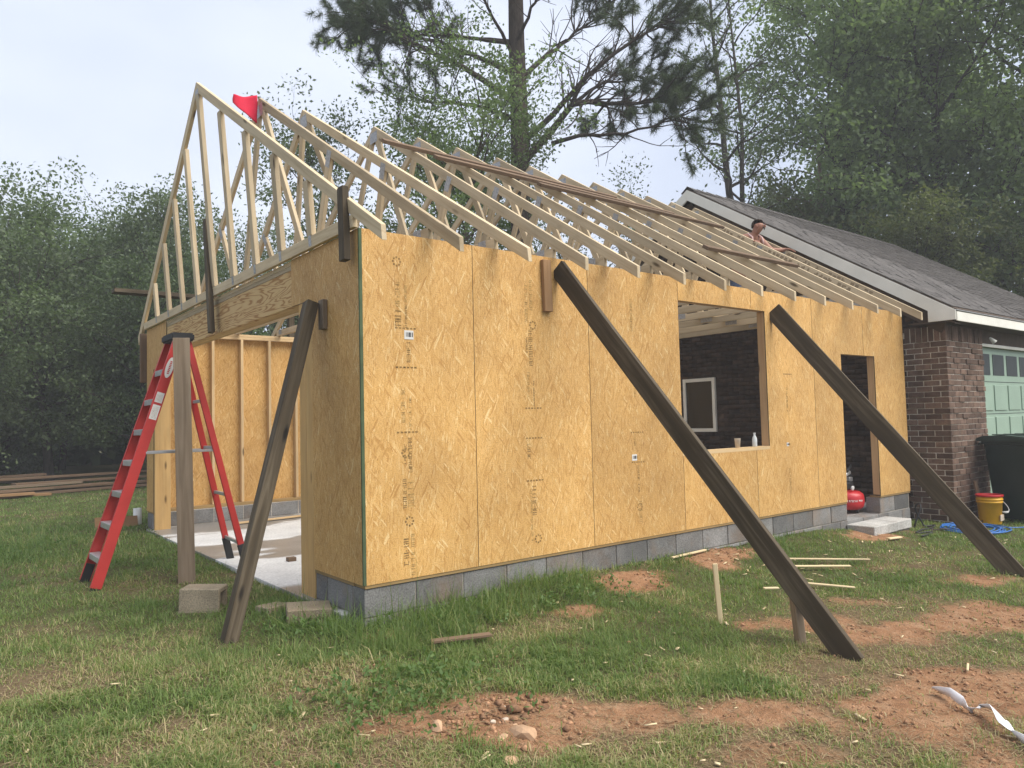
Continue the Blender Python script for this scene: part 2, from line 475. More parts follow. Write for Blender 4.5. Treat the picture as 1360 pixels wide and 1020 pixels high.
# value noise for the ground
def vnoise(x, y, seed=0):
    xi = np.floor(x).astype(np.int64); yi = np.floor(y).astype(np.int64)
    fx = x-xi; fy = y-yi; fx = fx*fx*(3-2*fx); fy = fy*fy*(3-2*fy)
    def h(a, b):
        n = (a*374761393 + b*668265263 + seed*1274126177) & 0xffffffff
        n = ((n ^ (n >> 13))*1274126177) & 0xffffffff
        return ((n ^ (n >> 16)) & 0xffff)/65535.0
    return (h(xi, yi)*(1-fx)+h(xi+1, yi)*fx)*(1-fy) + (h(xi, yi+1)*(1-fx)+h(xi+1, yi+1)*fx)*fy
def fbm(x, y, seed=0, o=4):
    r = 0; a = 0.5; t = 0
    for i in range(o):
        r = r + a*vnoise(x*2**i, y*2**i, seed+i*17); t += a; a *= 0.5
    return r/t
def gz(x, y, fine=True):
    x = np.asarray(x, dtype=float); y = np.asarray(y, dtype=float)
    z = -0.04 - 0.018*np.clip(x, 0, 14) - 0.04*np.clip(-y, 0, 12)
    ramp = np.clip((x-0.3)/1.2, 0, 1)*np.clip((7.2-x)/1.5, 0, 1)
    z = z + 0.10*ramp*np.exp(-(np.minimum(y, 0)/0.45)**2)*(y < 0.3)
    if fine:
        out = 1.0 - ((x > -0.05) & (x < 8.45) & (y > 0.02) & (y < 6.34))
        z = z + out*(0.05*(fbm(x*1.3, y*1.3, 5)-0.5) + 0.022*(fbm(x*6, y*6, 9)-0.5))
        inside = (x > 0.0) & (x < 8.40) & (y > 0.05) & (y < 6.3)
        z = np.where(inside, -0.22, z)
    return z
def gzf(x, y): return float(gz(np.array([x]), np.array([y]))[0])

# ------------------------------------------------------------------ ground
PATCH = [  # x, y, rx, ry, rot, strength of bare red soil
    (-0.02, -1.78, 0.58, 0.30, -0.55, 1.0), (0.35, -2.05, 0.4, 0.28, -0.6, 0.75), (0.95, -2.42, 0.7, 0.25, -0.55, 0.62), (1.45, -2.95, 0.75, 0.4, -0.6, 0.85), (0.6, -2.75, 0.5, 0.2, -0.6, 0.5), (2.1, -3.0, 0.8, 0.35, -0.5, 0.7), (1.75, -2.45, 0.3, 0.2, 0, 0.45),
    (2.9, -2.25, 0.6, 0.28, -0.5, 0.7), (2.55, -1.75, 0.5, 0.25, -0.5, 0.7), (3.9, -2.5, 0.8, 0.4, -0.5, 0.75), (3.4, -1.7, 0.4, 0.2, -0.4, 0.5), (2.3, -0.30, 0.55, 0.22, 0.0, 0.85), (3.6, -0.22, 0.55, 0.25, 0.0, 0.95),
    (1.25, -0.62, 0.3, 0.16, -0.4, 0.7), (6.2, -0.35, 0.5, 0.25, 0.0, 0.9), (5.0, -1.9, 0.5, 0.2, -0.4, 0.7), (-0.62, -1.4, 0.2, 0.12, 0, 0.6), (0.0, -0.25, 0.25, 0.12, 0, 0.5),
    (-1.0, 2.6, 0.6, 0.25, 0.5, 0.35)]
THATCH = [(-1.35, -1.05, 0.75, 0.4, -0.5, 0.9), (0.75, -2.55, 1.2, 0.6, -0.6, 1.0), (2.2, -2.9, 1.6, 0.8, -0.5, 1.0), (-1.6, 0.4, 0.9, 0.5, 0.3, 0.6), (-0.6, -0.7, 0.5, 0.3, -0.3, 0.6), (3.2, -1.9, 1.2, 0.5, -0.4, 0.7), (-1.0, -0.2, 0.5, 0.3, 0, 0.5), (-0.9, -1.6, 0.5, 0.3, -0.4, 0.6),
          (1.0, -0.8, 0.6, 0.2, -0.3, 0.5), (5.6, -1.2, 1.0, 0.4, -0.3, 0.4), (-1.9, 1.0, 0.7, 0.5, 0.3, 0.35), (-0.7, 2.3, 0.7, 0.5, 0.3, 0.5)]
def pmap(lst, x, y, seed):
    w = 0.75*(fbm(x*3.3, y*3.3, seed, 5)-0.5)*2
    r = np.zeros_like(x)
    for (cx, cy, rx, ry, ro, s) in lst:
        dx, dy = x-cx, y-cy
        u = dx*math.cos(ro)+dy*math.sin(ro); v = -dx*math.sin(ro)+dy*math.cos(ro)
        d = np.sqrt((u/rx)**2+(v/ry)**2) + w
        r = np.maximum(r, s*np.clip((1.25-d)/0.75, 0, 1))
    return r
def dirt_at(x, y): return np.clip(pmap(PATCH, x, y, 31) + 0.5*np.clip(fbm(x*0.9, y*0.9, 77)-0.66, 0, 1)*4*(y < 0), 0, 1)
def thatch_at(x, y): return np.clip(pmap(THATCH, x, y, 57) + np.clip((fbm(x*1.4, y*1.4, 91)-0.52)*2.4, 0, 0.55), 0, 1)

def make_ground():
    k = N('ground', 0.95, 0.1)
    v = k.coord(rand=False)
    d = k.n('ShaderNodeAttribute', attribute_name='dirt').outputs['Fac']
    th = k.n('ShaderNodeAttribute', attribute_name='tone').outputs['Fac']
    n1 = k.noise(v, 7, 5, 0.65); n2 = k.noise(v, 38, 4, 0.65); n3 = k.noise(v, 130, 3, 0.6)
    soil = k.ramp(n2, [(0.25, (0.06, 0.062, 0.024)), (0.75, (0.12, 0.115, 0.05))])
    tht = k.ramp(n2, [(0.25, (0.10, 0.07, 0.04)), (0.75, (0.23, 0.165, 0.092))])
    dirt = k.ramp(n1, [(0.25, (0.19, 0.095, 0.05)), (0.5, (0.325, 0.178, 0.095)), (0.8, (0.42, 0.27, 0.165))])
    dirt = k.mix(0.75, dirt, k.ramp(n3, [(0.28, 0.45), (0.5, 1.0), (0.75, 1.2)]), 'MULTIPLY')
    c = k.mix(th, soil, tht)
    c = k.mix(k.ramp(k.mix(0.4, d, n2), [(0.36, 0.0), (0.58, 1.0)]), c, dirt)
    k.color(c)
    h = k.mix(0.5, n2, n3)
    k.bump(h, 0.9, 0.03)
    M['ground'] = k.m
    fx = np.concatenate([[-700, -300, -120, -60, -30, -18, -11], np.arange(-7, 10, 0.055), [10.5, 11.2, 12.2, 14, 17, 22, 30, 60, 120, 300, 700]])
    fy = np.concatenate([[-700, -300, -120, -60, -30, -15, -8], np.arange(-5.5, 5, 0.055), np.arange(5, 20, 0.2), [21, 23, 26, 32, 45, 70, 150, 300, 700]])
    X, Y = np.meshgrid(fx, fy)
    nx, ny = len(fx), len(fy)
    x, y = X.ravel(), Y.ravel()
    z = gz(x, y)
    dm = dirt_at(x, y); tm = thatch_at(x, y)
    z = z + dm*0.05*(fbm(x*9, y*9, 3)-0.45)*(np.abs(x) < 12)
    idx = np.arange(nx*ny).reshape(ny, nx)
    F = np.stack([idx[:-1, :-1], idx[:-1, 1:], idx[1:, 1:], idx[1:, :-1]], -1).reshape(-1, 4)
    me = np_mesh('ground', np.stack([x, y, z], -1), F, ['ground'], tone=tm, smooth=True)
    at = me.attributes.new('dirt', 'FLOAT', 'POINT'); at.data.foreach_set('value', dm.astype(np.float32))
    o = place(bpy.data.objects.new('ground', me))
    tag(o, kind='structure')
make_ground()

# ------------------------------------------------------------------ garage shell
W, L = 6.32, 8.165
ZB, ZT = 0.223, 2.662        # bottom and top of the sheathing
SL = 0.637                    # roof slope
def ztop(y): return 2.846 + SL*min(y, W-y)
sl = box('concrete_floor', -0.06, 8.40, 0.195, 6.12, -0.12, 0.0, 'slab')
tag(sl, kind='structure')
gar = thing('garage', 'timber framed garage shell sheathed in yellow strand board on grey blocks', 'garage', (0, 0, 0))
FM = Matrix(((1, 0, 0, 0), (0, 0, -1, 0), (0, 1, 0, 0), (0, 0, 0, 1)))            # x->X, y->Z, z->-Y
GM = Matrix(((0, 0, -1, 0), (-1, 0, 0, 0), (0, 1, 0, 0), (0, 0, 0, 1)))           # x->-Y, y->Z, z->-X
BM = Matrix(((-1, 0, 0, 0), (0, 0, 1, 0), (0, 1, 0, 0), (0, 0, 0, 1)))            # x->-X, y->Z, z->+Y
g3 = 0.0025
def panel(poly, Mx, ox, off=0.011):
    """poly in wall coordinates; the mesh origin sits at (ox, 0) so chips differ per panel"""
    return prism('osb_panel', [(x-ox, y-ZB) for x, y in poly], 0.011, 'osb', gar, Mx @ T(ox, ZB, off), 'osb_edge')
def rect(x0, x1, y0, y1): return [(x0+g3, y0), (x1-g3, y0), (x1-g3, y1), (x0+g3, y1)]
P1 = panel(rect(-0.011, 0.94, ZB, ZT), FM, 0)
P2 = panel(rect(0.94, 2.16, ZB, ZT), FM, 0.94)
P3 = panel(rect(2.16, 3.38, ZB, ZT), FM, 2.16)
P4 = panel(rect(3.38, 4.60, ZB, 0.968), FM, 3.38)
panel(rect(3.38, 4.60, 2.44, ZT), FM, 3.38)
P5 = panel([(4.603, ZB), (5.817, ZB), (5.817, ZT), (4.603, ZT), (4.603, 2.44), (4.85, 2.44), (4.85, 0.968), (4.603, 0.968)], FM, 4.6)
P6 = panel([(5.823, ZB), (6.46, ZB), (6.46, 2.03), (7.037, 2.03), (7.037, ZT), (5.823, ZT)], FM, 5.82)
P7 = panel([(7.32, ZB), (L, ZB), (L, ZT), (7.043, ZT), (7.043, 2.03), (7.32, 2.03)], FM, 7.04)
# gable end: x = -Y
PG = panel([(0, ZB), (0, ZT), (-1.2, ZT), (-1.2, 2.28), (-0.80, 2.28), (-0.80, ZB)][::-1], GM, -1.2)
panel([(-6.32, ZB), (-5.94, ZB), (-5.94, 2.10), (-5.27, 2.10), (-5.27, ZT), (-6.32, ZT)], GM, -6.32)
for i in range(7):      # far wall
    a, b = 8.165-1.22*i, max(0.0, 8.165-1.22*(i+1))
    if b < a: panel(rect(-a, -b, ZB, ZT), BM @ T(0, 0, W), -a)

# framing
def stud(x0, x1, y0, y1, z0, z1, mat='lumber', name='stud'):
    """vertical board: the grain must run upwards, so build it along local X"""
    me = box_mesh(z1-z0, y1-y0, x1-x0, mat, 0.003)
    return place(bpy.data.objects.new(name, me), gar, Matrix(((0, 0, 1, (x0+x1)/2), (0, 1, 0, (y0+y1)/2), (-1, 0, 0, (z0+z1)/2), (0, 0, 0, 1))))
def rail_y(name, x0, x1, y0, y1, z0, z1, mat):
    return beam(name, ((x0+x1)/2, y0, (z0+z1)/2), ((x0+x1)/2, y1, (z0+z1)/2), x1-x0, z1-z0, mat, gar)
def rail_x(name, x0, x1, y0, y1, z0, z1, mat):
    return beam(name, (x0, (y0+y1)/2, (z0+z1)/2), (x1, (y0+y1)/2, (z0+z1)/2), y1-y0, z1-z0, mat, gar)
# sill plates and top plates
for x0, x1 in ((0.0, 6.458), (7.322, L)): rail_x('sill_plate', x0, x1, -0.007, 0.14, 0.198, 0.2225, 'sill_treated')
rail_x('sill_plate', 0, L, W-0.14, W-0.001, 0.198, 0.236, 'sill_treated')
rail_y('sill_plate', -0.007, 0.14, 0.142, 0.80, 0.198, 0.2225, 'sill_treated')
rail_y('sill_plate', 0.001, 0.14, 5.94, W-0.142, 0.198, 0.236, 'sill_treated')
for z in (2.586, 2.624):
    for x0, x1 in ((0, 4.0), (4.002, L)):
        rail_x('top_plate', x0, x1, 0.001, 0.09, z, z+0.037, 'lumber')
        rail_x('top_plate', x0, x1, W-0.09, W-0.001, z, z+0.037, 'lumber')
    rail_y('top_plate', 0.0, 0.088, 0.092, W-0.092, z, z+0.037, 'truss_wood')
for k in range(21):
    x = min(0.002+k*0.4064, L-0.04)
    if not (3.30 < x < 4.9 or 6.40 < x < 7.35): stud(x, x+0.038, 0.002, 0.09, 0.237, 2.585)
    elif 3.30 < x < 4.85: stud(x, x+0.038, 0.002, 0.09, 0.237, 0.92)
    stud(x, x+0.038, W-0.09, W-0.002, 0.237, 2.585)
for a in (3.332, 4.852): stud(a, a+0.036, 0.001, 0.09, 0.237, 2.44, 'fir_red')
stud(4.889, 4.926, 0.001, 0.09, 0.237, 2.585)
for a in (6.422, 7.322): stud(a, a+0.036, 0.001, 0.09, 0.237, 2.03, 'fir_red')
stud(7.36, 7.397, 0.001, 0.09, 0.237, 2.585)
rail_x('window_sill_board', 3.37, 4.85, -0.012, 0.10, 0.93, 0.967, 'lumber')
rail_x('lintel', 3.335, 4.926, 0.002, 0.088, 2.442, 2.585, 'fir_red')
rail_x('lintel', 6.42, 7.36, 0.002, 0.088, 2.032, 2.17, 'fir_red')
# gable opening: header and jamb posts
rail_y('header_beam', 0.001, 0.04, 0.81, 5.93, 2.28, 2.585, 'header_cathedral')
for xh in (0.042, 0.082, 0.122): rail_y('header_beam', xh, xh+0.038, 0.81, 5.93, 2.281, 2.584, 'header_wood')
for y0, y1 in ((0.803, 0.94), (0.942, 1.07)): stud(-0.004, 0.135, y0, y1, -0.05, 2.279, 'jamb_wood', 'jamb_post')
stud(0.165, 0.203, 0.98, 1.07, 0.0, 2.56, 'lumber')
for y0, y1 in ((5.90, 5.938), (5.942, 5.98)): stud(-0.004 if y0 < 5.92 else 0.002, 0.19, y0, y1, -0.05, 2.279, 'jamb_wood', 'jamb_post')
rail_y('header_seat', 0.09, 0.128, 5.3, 6.2, 2.15, 2.28, 'lumber')
# block stem wall
def blocks_x(x0, x1, ya, yb, z, off=0.0):
    x = x0 - off
    while x < x1-0.02:
        a, b = max(x, x0), min(x+0.396, x1)
        if b-a > 0.04:
            e = rnd.uniform(-0.002, 0.002)
            box('concrete_block', a, b, ya+e, yb, z+0.005, z+0.194, 'cmu', gar, 0.004)
        x += 0.406
for x0, x1 in ((0.0, 6.46), (7.32, L)):
    blocks_x(x0, x1, 0.003, 0.19, 0.0)
    blocks_x(x0, x1, 0.003, 0.19, -0.2, 0.2)
blocks_x(6.46, 7.32, 0.003, 0.19, -0.2)
blocks_x(0, L, W-0.19, W-0.003, 0.0)
blocks_x(0, L, W-0.19, W-0.003, -0.2, 0.2)
for z in (0.0, -0.2):
    y = 0.2
    while y < 0.79:
        box('concrete_block', 0.003, 0.19, y, min(y+0.396, 0.80), z+0.005, z+0.194, 'cmu', gar, 0.004); y += 0.406
    box('concrete_block', 0.003, 0.19, 5.95, W-0.2, z+0.005, z+0.194, 'cmu', gar, 0.004)
box('mortar_bed', 0.012, 6.455, 0.012, 0.186, -0.3, 0.196, 'mortar', gar, 0)
box('mortar_bed', 7.325, L-0.01, 0.012, 0.186, -0.3, 0.196, 'mortar', gar, 0)
box('mortar_bed', 0.02, L-0.01, W-0.186, W-0.012, -0.3, 0.196, 'mortar', gar, 0)
box('mortar_bed', 0.012, 0.18, 0.187, 0.79, -0.3, 0.196, 'mortar', gar, 0)

box('edge_strip', -0.0135, 0.010, -0.0135, 0.002, ZB+0.001, ZT-0.001, 'green_edge', gar, 0.001)
# printing on the boards: columns of small illegible stamped characters
def glyph_rects(r, w, h):
    out = []
    st = w*0.5
    for _ in range(r.choice((2, 3, 3))):
        k = r.random()
        if k < 0.4: a = r.choice((0, (w-st)/2, w-st)); out.append((a, 0, a+st, h))
        else: b = r.choice((0, (h-st)/2, h-st)); out.append((0, b, w, b+st))
    return out
def print_mark(parent, items, Mw, mat='print_ink', name='print_mark'):
    bm = bmesh.new()
    n = 0
    for x0, y0, x1, y1 in items:
        z = 0.0006 + 0.00002*(n % 13); n += 1
        bm.faces.new([bm.verts.new((x, y, z)) for x, y in ((x0, y0), (x1, y0), (x1, y1), (x0, y1))])
    return tag(bm_obj(name, bm, mat, parent, Mw), kind='stuff')
def column(r, x, y0, y1, h, adv, gap=0.12):
    """text running upwards in a column at x (local), between y0 and y1"""
    out = []; y = y0
    while y < y1:
        if r.random() > gap:
            for a, b, c, d in glyph_rects(r, adv*0.75, h):
                out.append((x-h+(h-d), y+a, x-h+(h-b), y+c))
        y += adv
    return out
def ring(cx, cy, ra, n=16):
    out = []
    for i in range(n):
        a = 2*math.pi*i/n
        x, y = cx+ra*math.cos(a), cy+ra*math.sin(a)
        out.append((x-0.007, y-0.007, x+0.007, y+0.007))
    return out
r5 = random.Random(5)
def osb_print(p, ox, xs, segs, rings, bars):
    Mw = FM @ T(ox, 0, 0.011)
    items, faint = [], []
    for (dx, a, b, h, adv, kind) in segs:
        (items if kind else faint).extend(column(r5, xs+dx-ox, a, b, h, adv))
    for (dx, z) in rings: items.extend(ring(xs+dx-ox, z, 0.03)[::2])
    for z in bars:
        items.extend([(xs-0.07-ox+0.03*i, z, xs-0.05-ox+0.03*i, z+0.012) for i in range(6)])
    print_mark(p, items, Mw)
    if faint: print_mark(p, faint, Mw, 'print_faint')
osb_print(P1, -0.0, 0.33, [(-0.03, 2.10, 2.32, 0.035, 0.017, 0), (0.03, 2.05, 2.30, 0.02, 0.012, 0), (-0.02, 2.0, 2.12, 0.05, 0.02, 1), (0.03, 1.99, 2.14, 0.02, 0.012, 1), (0.05, 1.74, 1.92, 0.03, 0.014, 1), (0.0, 1.30, 1.55, 0.03, 0.013, 0), (0.05, 1.25, 1.50, 0.02, 0.012, 0),
    (0.0, 1.02, 1.16, 0.015, 0.012, 1), (0.05, 0.96, 1.2, 0.03, 0.014, 1), (0.0, 0.7, 0.92, 0.03, 0.014, 1), (0.06, 0.72, 0.9, 0.05, 0.02, 0), (0.01, 0.3, 0.5, 0.04, 0.016, 1), (0.06, 0.24, 0.55, 0.03, 0.014, 0)],
    [(-0.05, 2.46), (0.02, 0.62), (0.0, 1.1)], [1.98, 1.70, 1.24])
osb_print(P2, 0.94, 1.50, [(-0.02, 2.1, 2.4, 0.03, 0.014, 0), (0.03, 2.2, 2.45, 0.03, 0.016, 0), (0.02, 1.75, 2.05, 0.04, 0.016, 1), (-0.03, 1.85, 1.98, 0.02, 0.012, 1), (-0.02, 1.5, 1.7, 0.025, 0.012, 0), (0.03, 1.42, 1.62, 0.012, 0.014, 1), (-0.03, 1.0, 1.12, 0.03, 0.014, 1), (0.02, 0.55, 0.8, 0.04, 0.015, 1), (-0.02, 0.35, 0.75, 0.02, 0.012, 0)],
    [(0.03, 2.08), (0.03, 0.36)], [1.40, 1.16, 0.82])
osb_print(P3, 2.16, 2.72, [(0.0, 2.1, 2.4, 0.03, 0.014, 0), (0.02, 1.5, 1.9, 0.03, 0.014, 0), (0.0, 1.05, 1.15, 0.03, 0.014, 1), (0.03, 0.62, 0.88, 0.025, 0.013, 1), (0.05, 0.35, 0.55, 0.04, 0.016, 0)], [(0.02, 0.5)], [1.17, 0.90])
osb_print(P5, 4.6, 5.24, [(0.0, 1.3, 1.6, 0.03, 0.014, 0), (0.0, 0.4, 0.7, 0.03, 0.014, 0)], [], [1.75])
def sticker(p, x, z, s=0.04):
    o = prism('paper_sticker', rect(-s, s, -s*0.8, s*0.8), 0.001, 'label_white', p, FM @ T(x, z, 0.0135))
    it = [(-s*0.6+0.012*i*(1 if i % 2 else 1.0), -s*0.35, -s*0.6+0.012*i+0.004+0.003*(i % 3), s*0.45) for i in range(5)]
    print_mark(p, it, FM @ T(x, z, 0.0142), 'black_rubber', 'sticker_barcode')
sticker(P1, 0.37, 1.94); sticker(P3, 2.69, 0.95, 0.035); sticker(P5, 5.20, 0.97, 0.025)

# ------------------------------------------------------------------ roof trusses
VD = 0.089*math.sqrt(1+SL*SL)
HALF = W/2
PK = ztop(HALF)
def chord_mesh(sign, tail=0.386):
    """top chord as a prism; local origin at the peak, X along the chord so the grain runs right"""
    ys = [-tail, HALF]
    pts = [(-tail, 2.846-SL*tail), (HALF, PK), (HALF, PK-VD), (-tail, 2.846-SL*tail-VD)]
    bm = bmesh.new()
    ang = math.atan(SL)
    ca, sa = math.cos(ang), math.sin(ang)
    def loc(y, z):   # into chord frame
        dy, dz = y-HALF, z-PK
        return (dy*ca+dz*sa, -dy*sa+dz*ca)
    a, b = [], []
    for y, z in pts:
        u, v = loc(y, z)
        a.append(bm.verts.new((u, -0.019, v))); b.append(bm.verts.new((u, 0.019, v)))
    bm.faces.new(a); bm.faces.new(b[::-1])
    for i in range(4): bm.faces.new((a[i], b[i], b[(i+1) % 4], a[(i+1) % 4]))
    bmesh.ops.recalc_face_normals(bm, faces=bm.faces)
    bmesh.ops.bevel(bm, geom=bm.edges[:], offset=0.003, segments=1, affect='EDGES')
    me = bpy.data.meshes.new('chord'); bm.to_mesh(me); bm.free(); me.materials.append(M['truss_wood'])
    return me
CH = chord_mesh(1)
ang = math.atan(SL)
# chord frames relative to a truss at x=0: front slope rises towards +Y
CF = Matrix(((0, -1, 0, 0), (math.cos(ang), 0, -math.sin(ang), HALF), (math.sin(ang), 0, math.cos(ang), PK), (0, 0, 0, 1)))
CB = Matrix(((0, 1, 0, 0), (-math.cos(ang), 0, math.sin(ang), HALF), (math.sin(ang), 0, math.cos(ang), PK), (0, 0, 0, 1)))
PLATE = None
ORD = ['gable end', 'second', 'third', 'fourth', 'fifth', 'sixth', 'seventh', 'eighth', 'ninth', 'tenth', 'eleventh', 'twelfth', 'thirteenth', 'last']
TX = [-0.03+0.61*k for k in range(14)]
TRUSS = []
for k in range(14):
    lean = {0: -4.4, 1: -3.5, 2: -6.8}.get(k, rnd.uniform(-0.6, 0.6))
    lab = {0: 'gable end roof truss of pale lumber with upright studs over the garage opening',
           1: 'second roof truss from the gable end, with the red cloth on its peak',
           2: 'third roof truss from the gable end, leaning towards the gable',
           12: 'thirteenth roof truss, the one the man rests his hand on, stamped with lettering',
           13: 'last roof truss, hard against the white rake board of the brick house'}.get(k, '%s roof truss of pale lumber counted from the gable end' % ORD[k])
    Mw = T(TX[k], 0, 2.664) @ Matrix.Rotation(math.radians(lean), 4, 'Y')
    t = bpy.data.objects.new('roof_truss', None); place(t, None, Mw)
    tag(t, lab, 'roof truss', 'roof trusses over the garage')
    TRUSS.append(t)
    B = Mw @ T(0, 0, -2.664)
    def tb(name, p0, p1, w=0.038, d=0.089, mat='truss_wood', upv=None):
        L_ = (Vector(p1)-Vector(p0)).length
        u = upv or (0, -(p1[2]-p0[2]), (p1[1]-p0[1]))
        return place(bpy.data.objects.new(name, box_mesh(L_, w, d, mat)), t, B @ frame(p0, p1, u))
    place(bpy.data.objects.new('top_chord', CH), t, B @ CF)
    place(bpy.data.objects.new('top_chord', CH), t, B @ CB)
    zb = 2.664+0.0445
    tb('bottom_chord', (0, 0.0, zb), (0, W, zb), upv=(0, 0, 1))
    bt = zb+0.0445
    def gus(y, z, ly=0.10, lz=0.13, r=0.0):
        for s in (-1, 1):
            place(bpy.data.objects.new('gusset_plate', box_mesh(0.0015, ly, lz, 'metal_plate', 0)), t, B @ T(s*0.0199, y, z) @ Matrix.Rotation(r, 4, 'X'))
    if k == 0:
        for i in range(-4, 5):
            y = HALF+0.61*i
            top = ztop(y)-VD - 0.006 - SL*0.02
            if top-bt > 0.1: 
                o = tb('stud', (0, y, bt+0.002), (0, y, top), 0.042, 0.087, upv=(0, 1, 0))
        gus(HALF, PK-0.13, 0.1, 0.1)
        for i in (-4, -3, -2, -1, 1, 2, 3, 4): gus(HALF+0.61*i, bt-0.02, 0.05, 0.11)
    else:
        y3 = W/3
        for s in (1, -1):
            f = (lambda y: y) if s == 1 else (lambda y: W-y)
            m = HALF/2
            tb('web', (0, f(y3-0.03), bt+0.004), (0, f(m), ztop(m)-VD-0.004), 0.036, 0.087)
            tb('web', (0, f(y3+0.06), bt+0.004), (0, f(HALF-0.06), PK-VD-0.05), 0.036, 0.087)
            gus(f(m), ztop(m)-VD-0.02, 0.09, 0.15, s*0.5)
            gus(f(y3), bt+0.0, 0.2, 0.12)
            gus(f(0.16), bt-0.03, 0.10, 0.07)
        gus(HALF, PK-0.14, 0.17, 0.13)
# stamped lettering on the last two front rafters
r9 = random.Random(9)
for k in (12, 13):
    items = []
    x = -3.5
    while x < -1.2:
        if r9.random() > 0.16:
            for a, b, c, d in glyph_rects(r9, 0.055, 0.052): items.append((x+a, b-0.078, x+c, d-0.078))
        x += 0.075
    bm = bmesh.new()
    for n, (x0, y0, x1, y1) in enumerate(items):
        yy = 0.0195+0.0006+0.00002*(n % 13)
        bm.faces.new([bm.verts.new((a, yy, b)) for a, b in ((x0, y0), (x1, y0), (x1, y1), (x0, y1))])
    tag(bm_obj('print_mark', bm, 'print_rafter', TRUSS[k], PW[TRUSS[k]] @ T(0, 0, -2.664) @ CF), kind='stuff')

# ------------------------------------------------------------------ brick house
BX, BY = 8.45, -0.45
house = thing('brick_house', 'brown brick house with grey shingle roof and white trim at the right', 'house', (BX, BY, -0.25))
BL, BH, CO = 0.202, 0.068, 0.0762
Z0, NC = -0.26, 33
zt_b = Z0+NC*CO
def brick(x0, x1, y0, y1, z0, z1):
    jx, jy = 0, 0
    o = rnd.uniform(-0.004, 0.003) if rnd.random() < 0.85 else rnd.uniform(-0.014, -0.006)
    if abs((x1-x0)-0.1) < 0.01 and x0 < BX+0.02: jx = o
    if y0 < BY+0.02: jy = o
    box('brick', x0+jx, x1+jx, y0+jy, y1+jy, z0, z1, 'brick', house, 0.004)
for i in range(7):
    a = BY+0.004+i*0.078
    brick(BX, BX+0.1, a, a+BH, zt_b, zt_b+BL)
for i in range(15):
    a = BX+0.108+i*0.078
    brick(a, a+BH, BY, BY+0.1, zt_b, zt_b+BL)
box('top_trim', BX+0.01, 9.72, BY+0.01, BY+0.09, zt_b+BL+0.002, zt_b+BL+0.10, 'brown_trim', house, 0)
VN = []; FN = []
def mass(x0, x1, y0, y1, z0, z1):
    b = len(VN)
    VN.extend([(x, y, z) for x in (x0, x1) for y in (y0, y1) for z in (z0, z1)])
    FN.extend([tuple(b+i for i in f) for f in ((0, 1, 3, 2), (4, 6, 7, 5), (0, 4, 5, 1), (2, 3, 7, 6), (0, 2, 6, 4), (1, 5, 7, 3))])
FX = 9.72      # right end of the front pier
HD = 8.1       # depth of the house (Y of its back wall + 0.45)
RIDGE_Y, RIDGE_Z, HS = 3.60, 5.37, 0.64
def roofz(y): return RIDGE_Z - HS*abs(y-RIDGE_Y)
WX = (3.30, 3.99, 1.03, 1.98)   # window in the gable wall (Y0,Y1,Z0,Z1)
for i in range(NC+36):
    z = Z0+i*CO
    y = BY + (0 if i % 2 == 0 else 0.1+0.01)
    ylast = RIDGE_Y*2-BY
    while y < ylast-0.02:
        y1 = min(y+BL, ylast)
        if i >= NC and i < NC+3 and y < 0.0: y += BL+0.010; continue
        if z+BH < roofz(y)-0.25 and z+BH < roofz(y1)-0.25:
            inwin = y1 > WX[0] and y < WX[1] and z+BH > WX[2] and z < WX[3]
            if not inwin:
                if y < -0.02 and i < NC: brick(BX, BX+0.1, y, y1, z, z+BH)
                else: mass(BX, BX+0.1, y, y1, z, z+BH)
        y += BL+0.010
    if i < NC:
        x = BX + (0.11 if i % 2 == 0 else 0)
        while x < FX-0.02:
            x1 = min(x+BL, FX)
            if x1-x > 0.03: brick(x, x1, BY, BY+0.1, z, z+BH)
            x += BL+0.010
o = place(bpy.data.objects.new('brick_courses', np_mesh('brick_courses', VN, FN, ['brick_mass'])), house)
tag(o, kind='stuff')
# mortar backing (recessed), gable wall and front pier
bmp = [(BY+0.012, -0.3), (2*RIDGE_Y-BY, -0.3), (2*RIDGE_Y-BY, 2.45), (RIDGE_Y, roofz(RIDGE_Y)-0.2), (BY+0.012, 2.45)]
YM = Matrix(((0, 0, 1, 0), (1, 0, 0, 0), (0, 1, 0, 0), (0, 0, 0, 1)))    # x->Y, y->Z, z->X
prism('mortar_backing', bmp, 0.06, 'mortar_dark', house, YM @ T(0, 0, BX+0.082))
box('mortar_backing', BX+0.005, BX+0.0825, BY+0.0075, 0.11, -0.3, zt_b+BL, 'mortar', house, 0)
box('mortar_backing', BX+0.084, FX-0.008, BY+0.006, BY+0.09, -0.3, zt_b+BL, 'mortar', house, 0)
box('wall_return', FX-0.1, FX-0.002, BY+0.092, 0.2, -0.3, zt_b, 'brick', house, 0)
# frieze boards on the gable, brown
for a, b in ((BY-0.02, RIDGE_Y), (2*RIDGE_Y-BY+0.02, RIDGE_Y)):
    za, zb_ = roofz(a)-0.30, roofz(b)-0.30
    beam('frieze_board', (BX-0.016, a, za), (BX-0.016, b, zb_), 0.026, 0.26, 'brown_trim', house, (0, -(zb_-za), b-a))
# window in the gable wall: white frame, glass, muntin
wy0, wy1, wz0, wz1 = WX
wf = box('window', BX-0.03, BX+0.02, wy0, wy0+0.06, wz0, wz1, 'white_paint', house)
for args in ((BX-0.03, BX+0.02, wy1-0.06, wy1, wz0, wz1), (BX-0.031, BX+0.021, wy0+0.061, wy1-0.061, wz0, wz0+0.06), (BX-0.031, BX+0.021, wy0+0.061, wy1-0.061, wz1-0.06, wz1)):
    box('frame', *args, 'white_paint', wf)
box('pane', BX-0.008, BX-0.003, wy0+0.05, wy1-0.05, wz0+0.05, wz1-0.05, 'dark_glass', wf, 0)
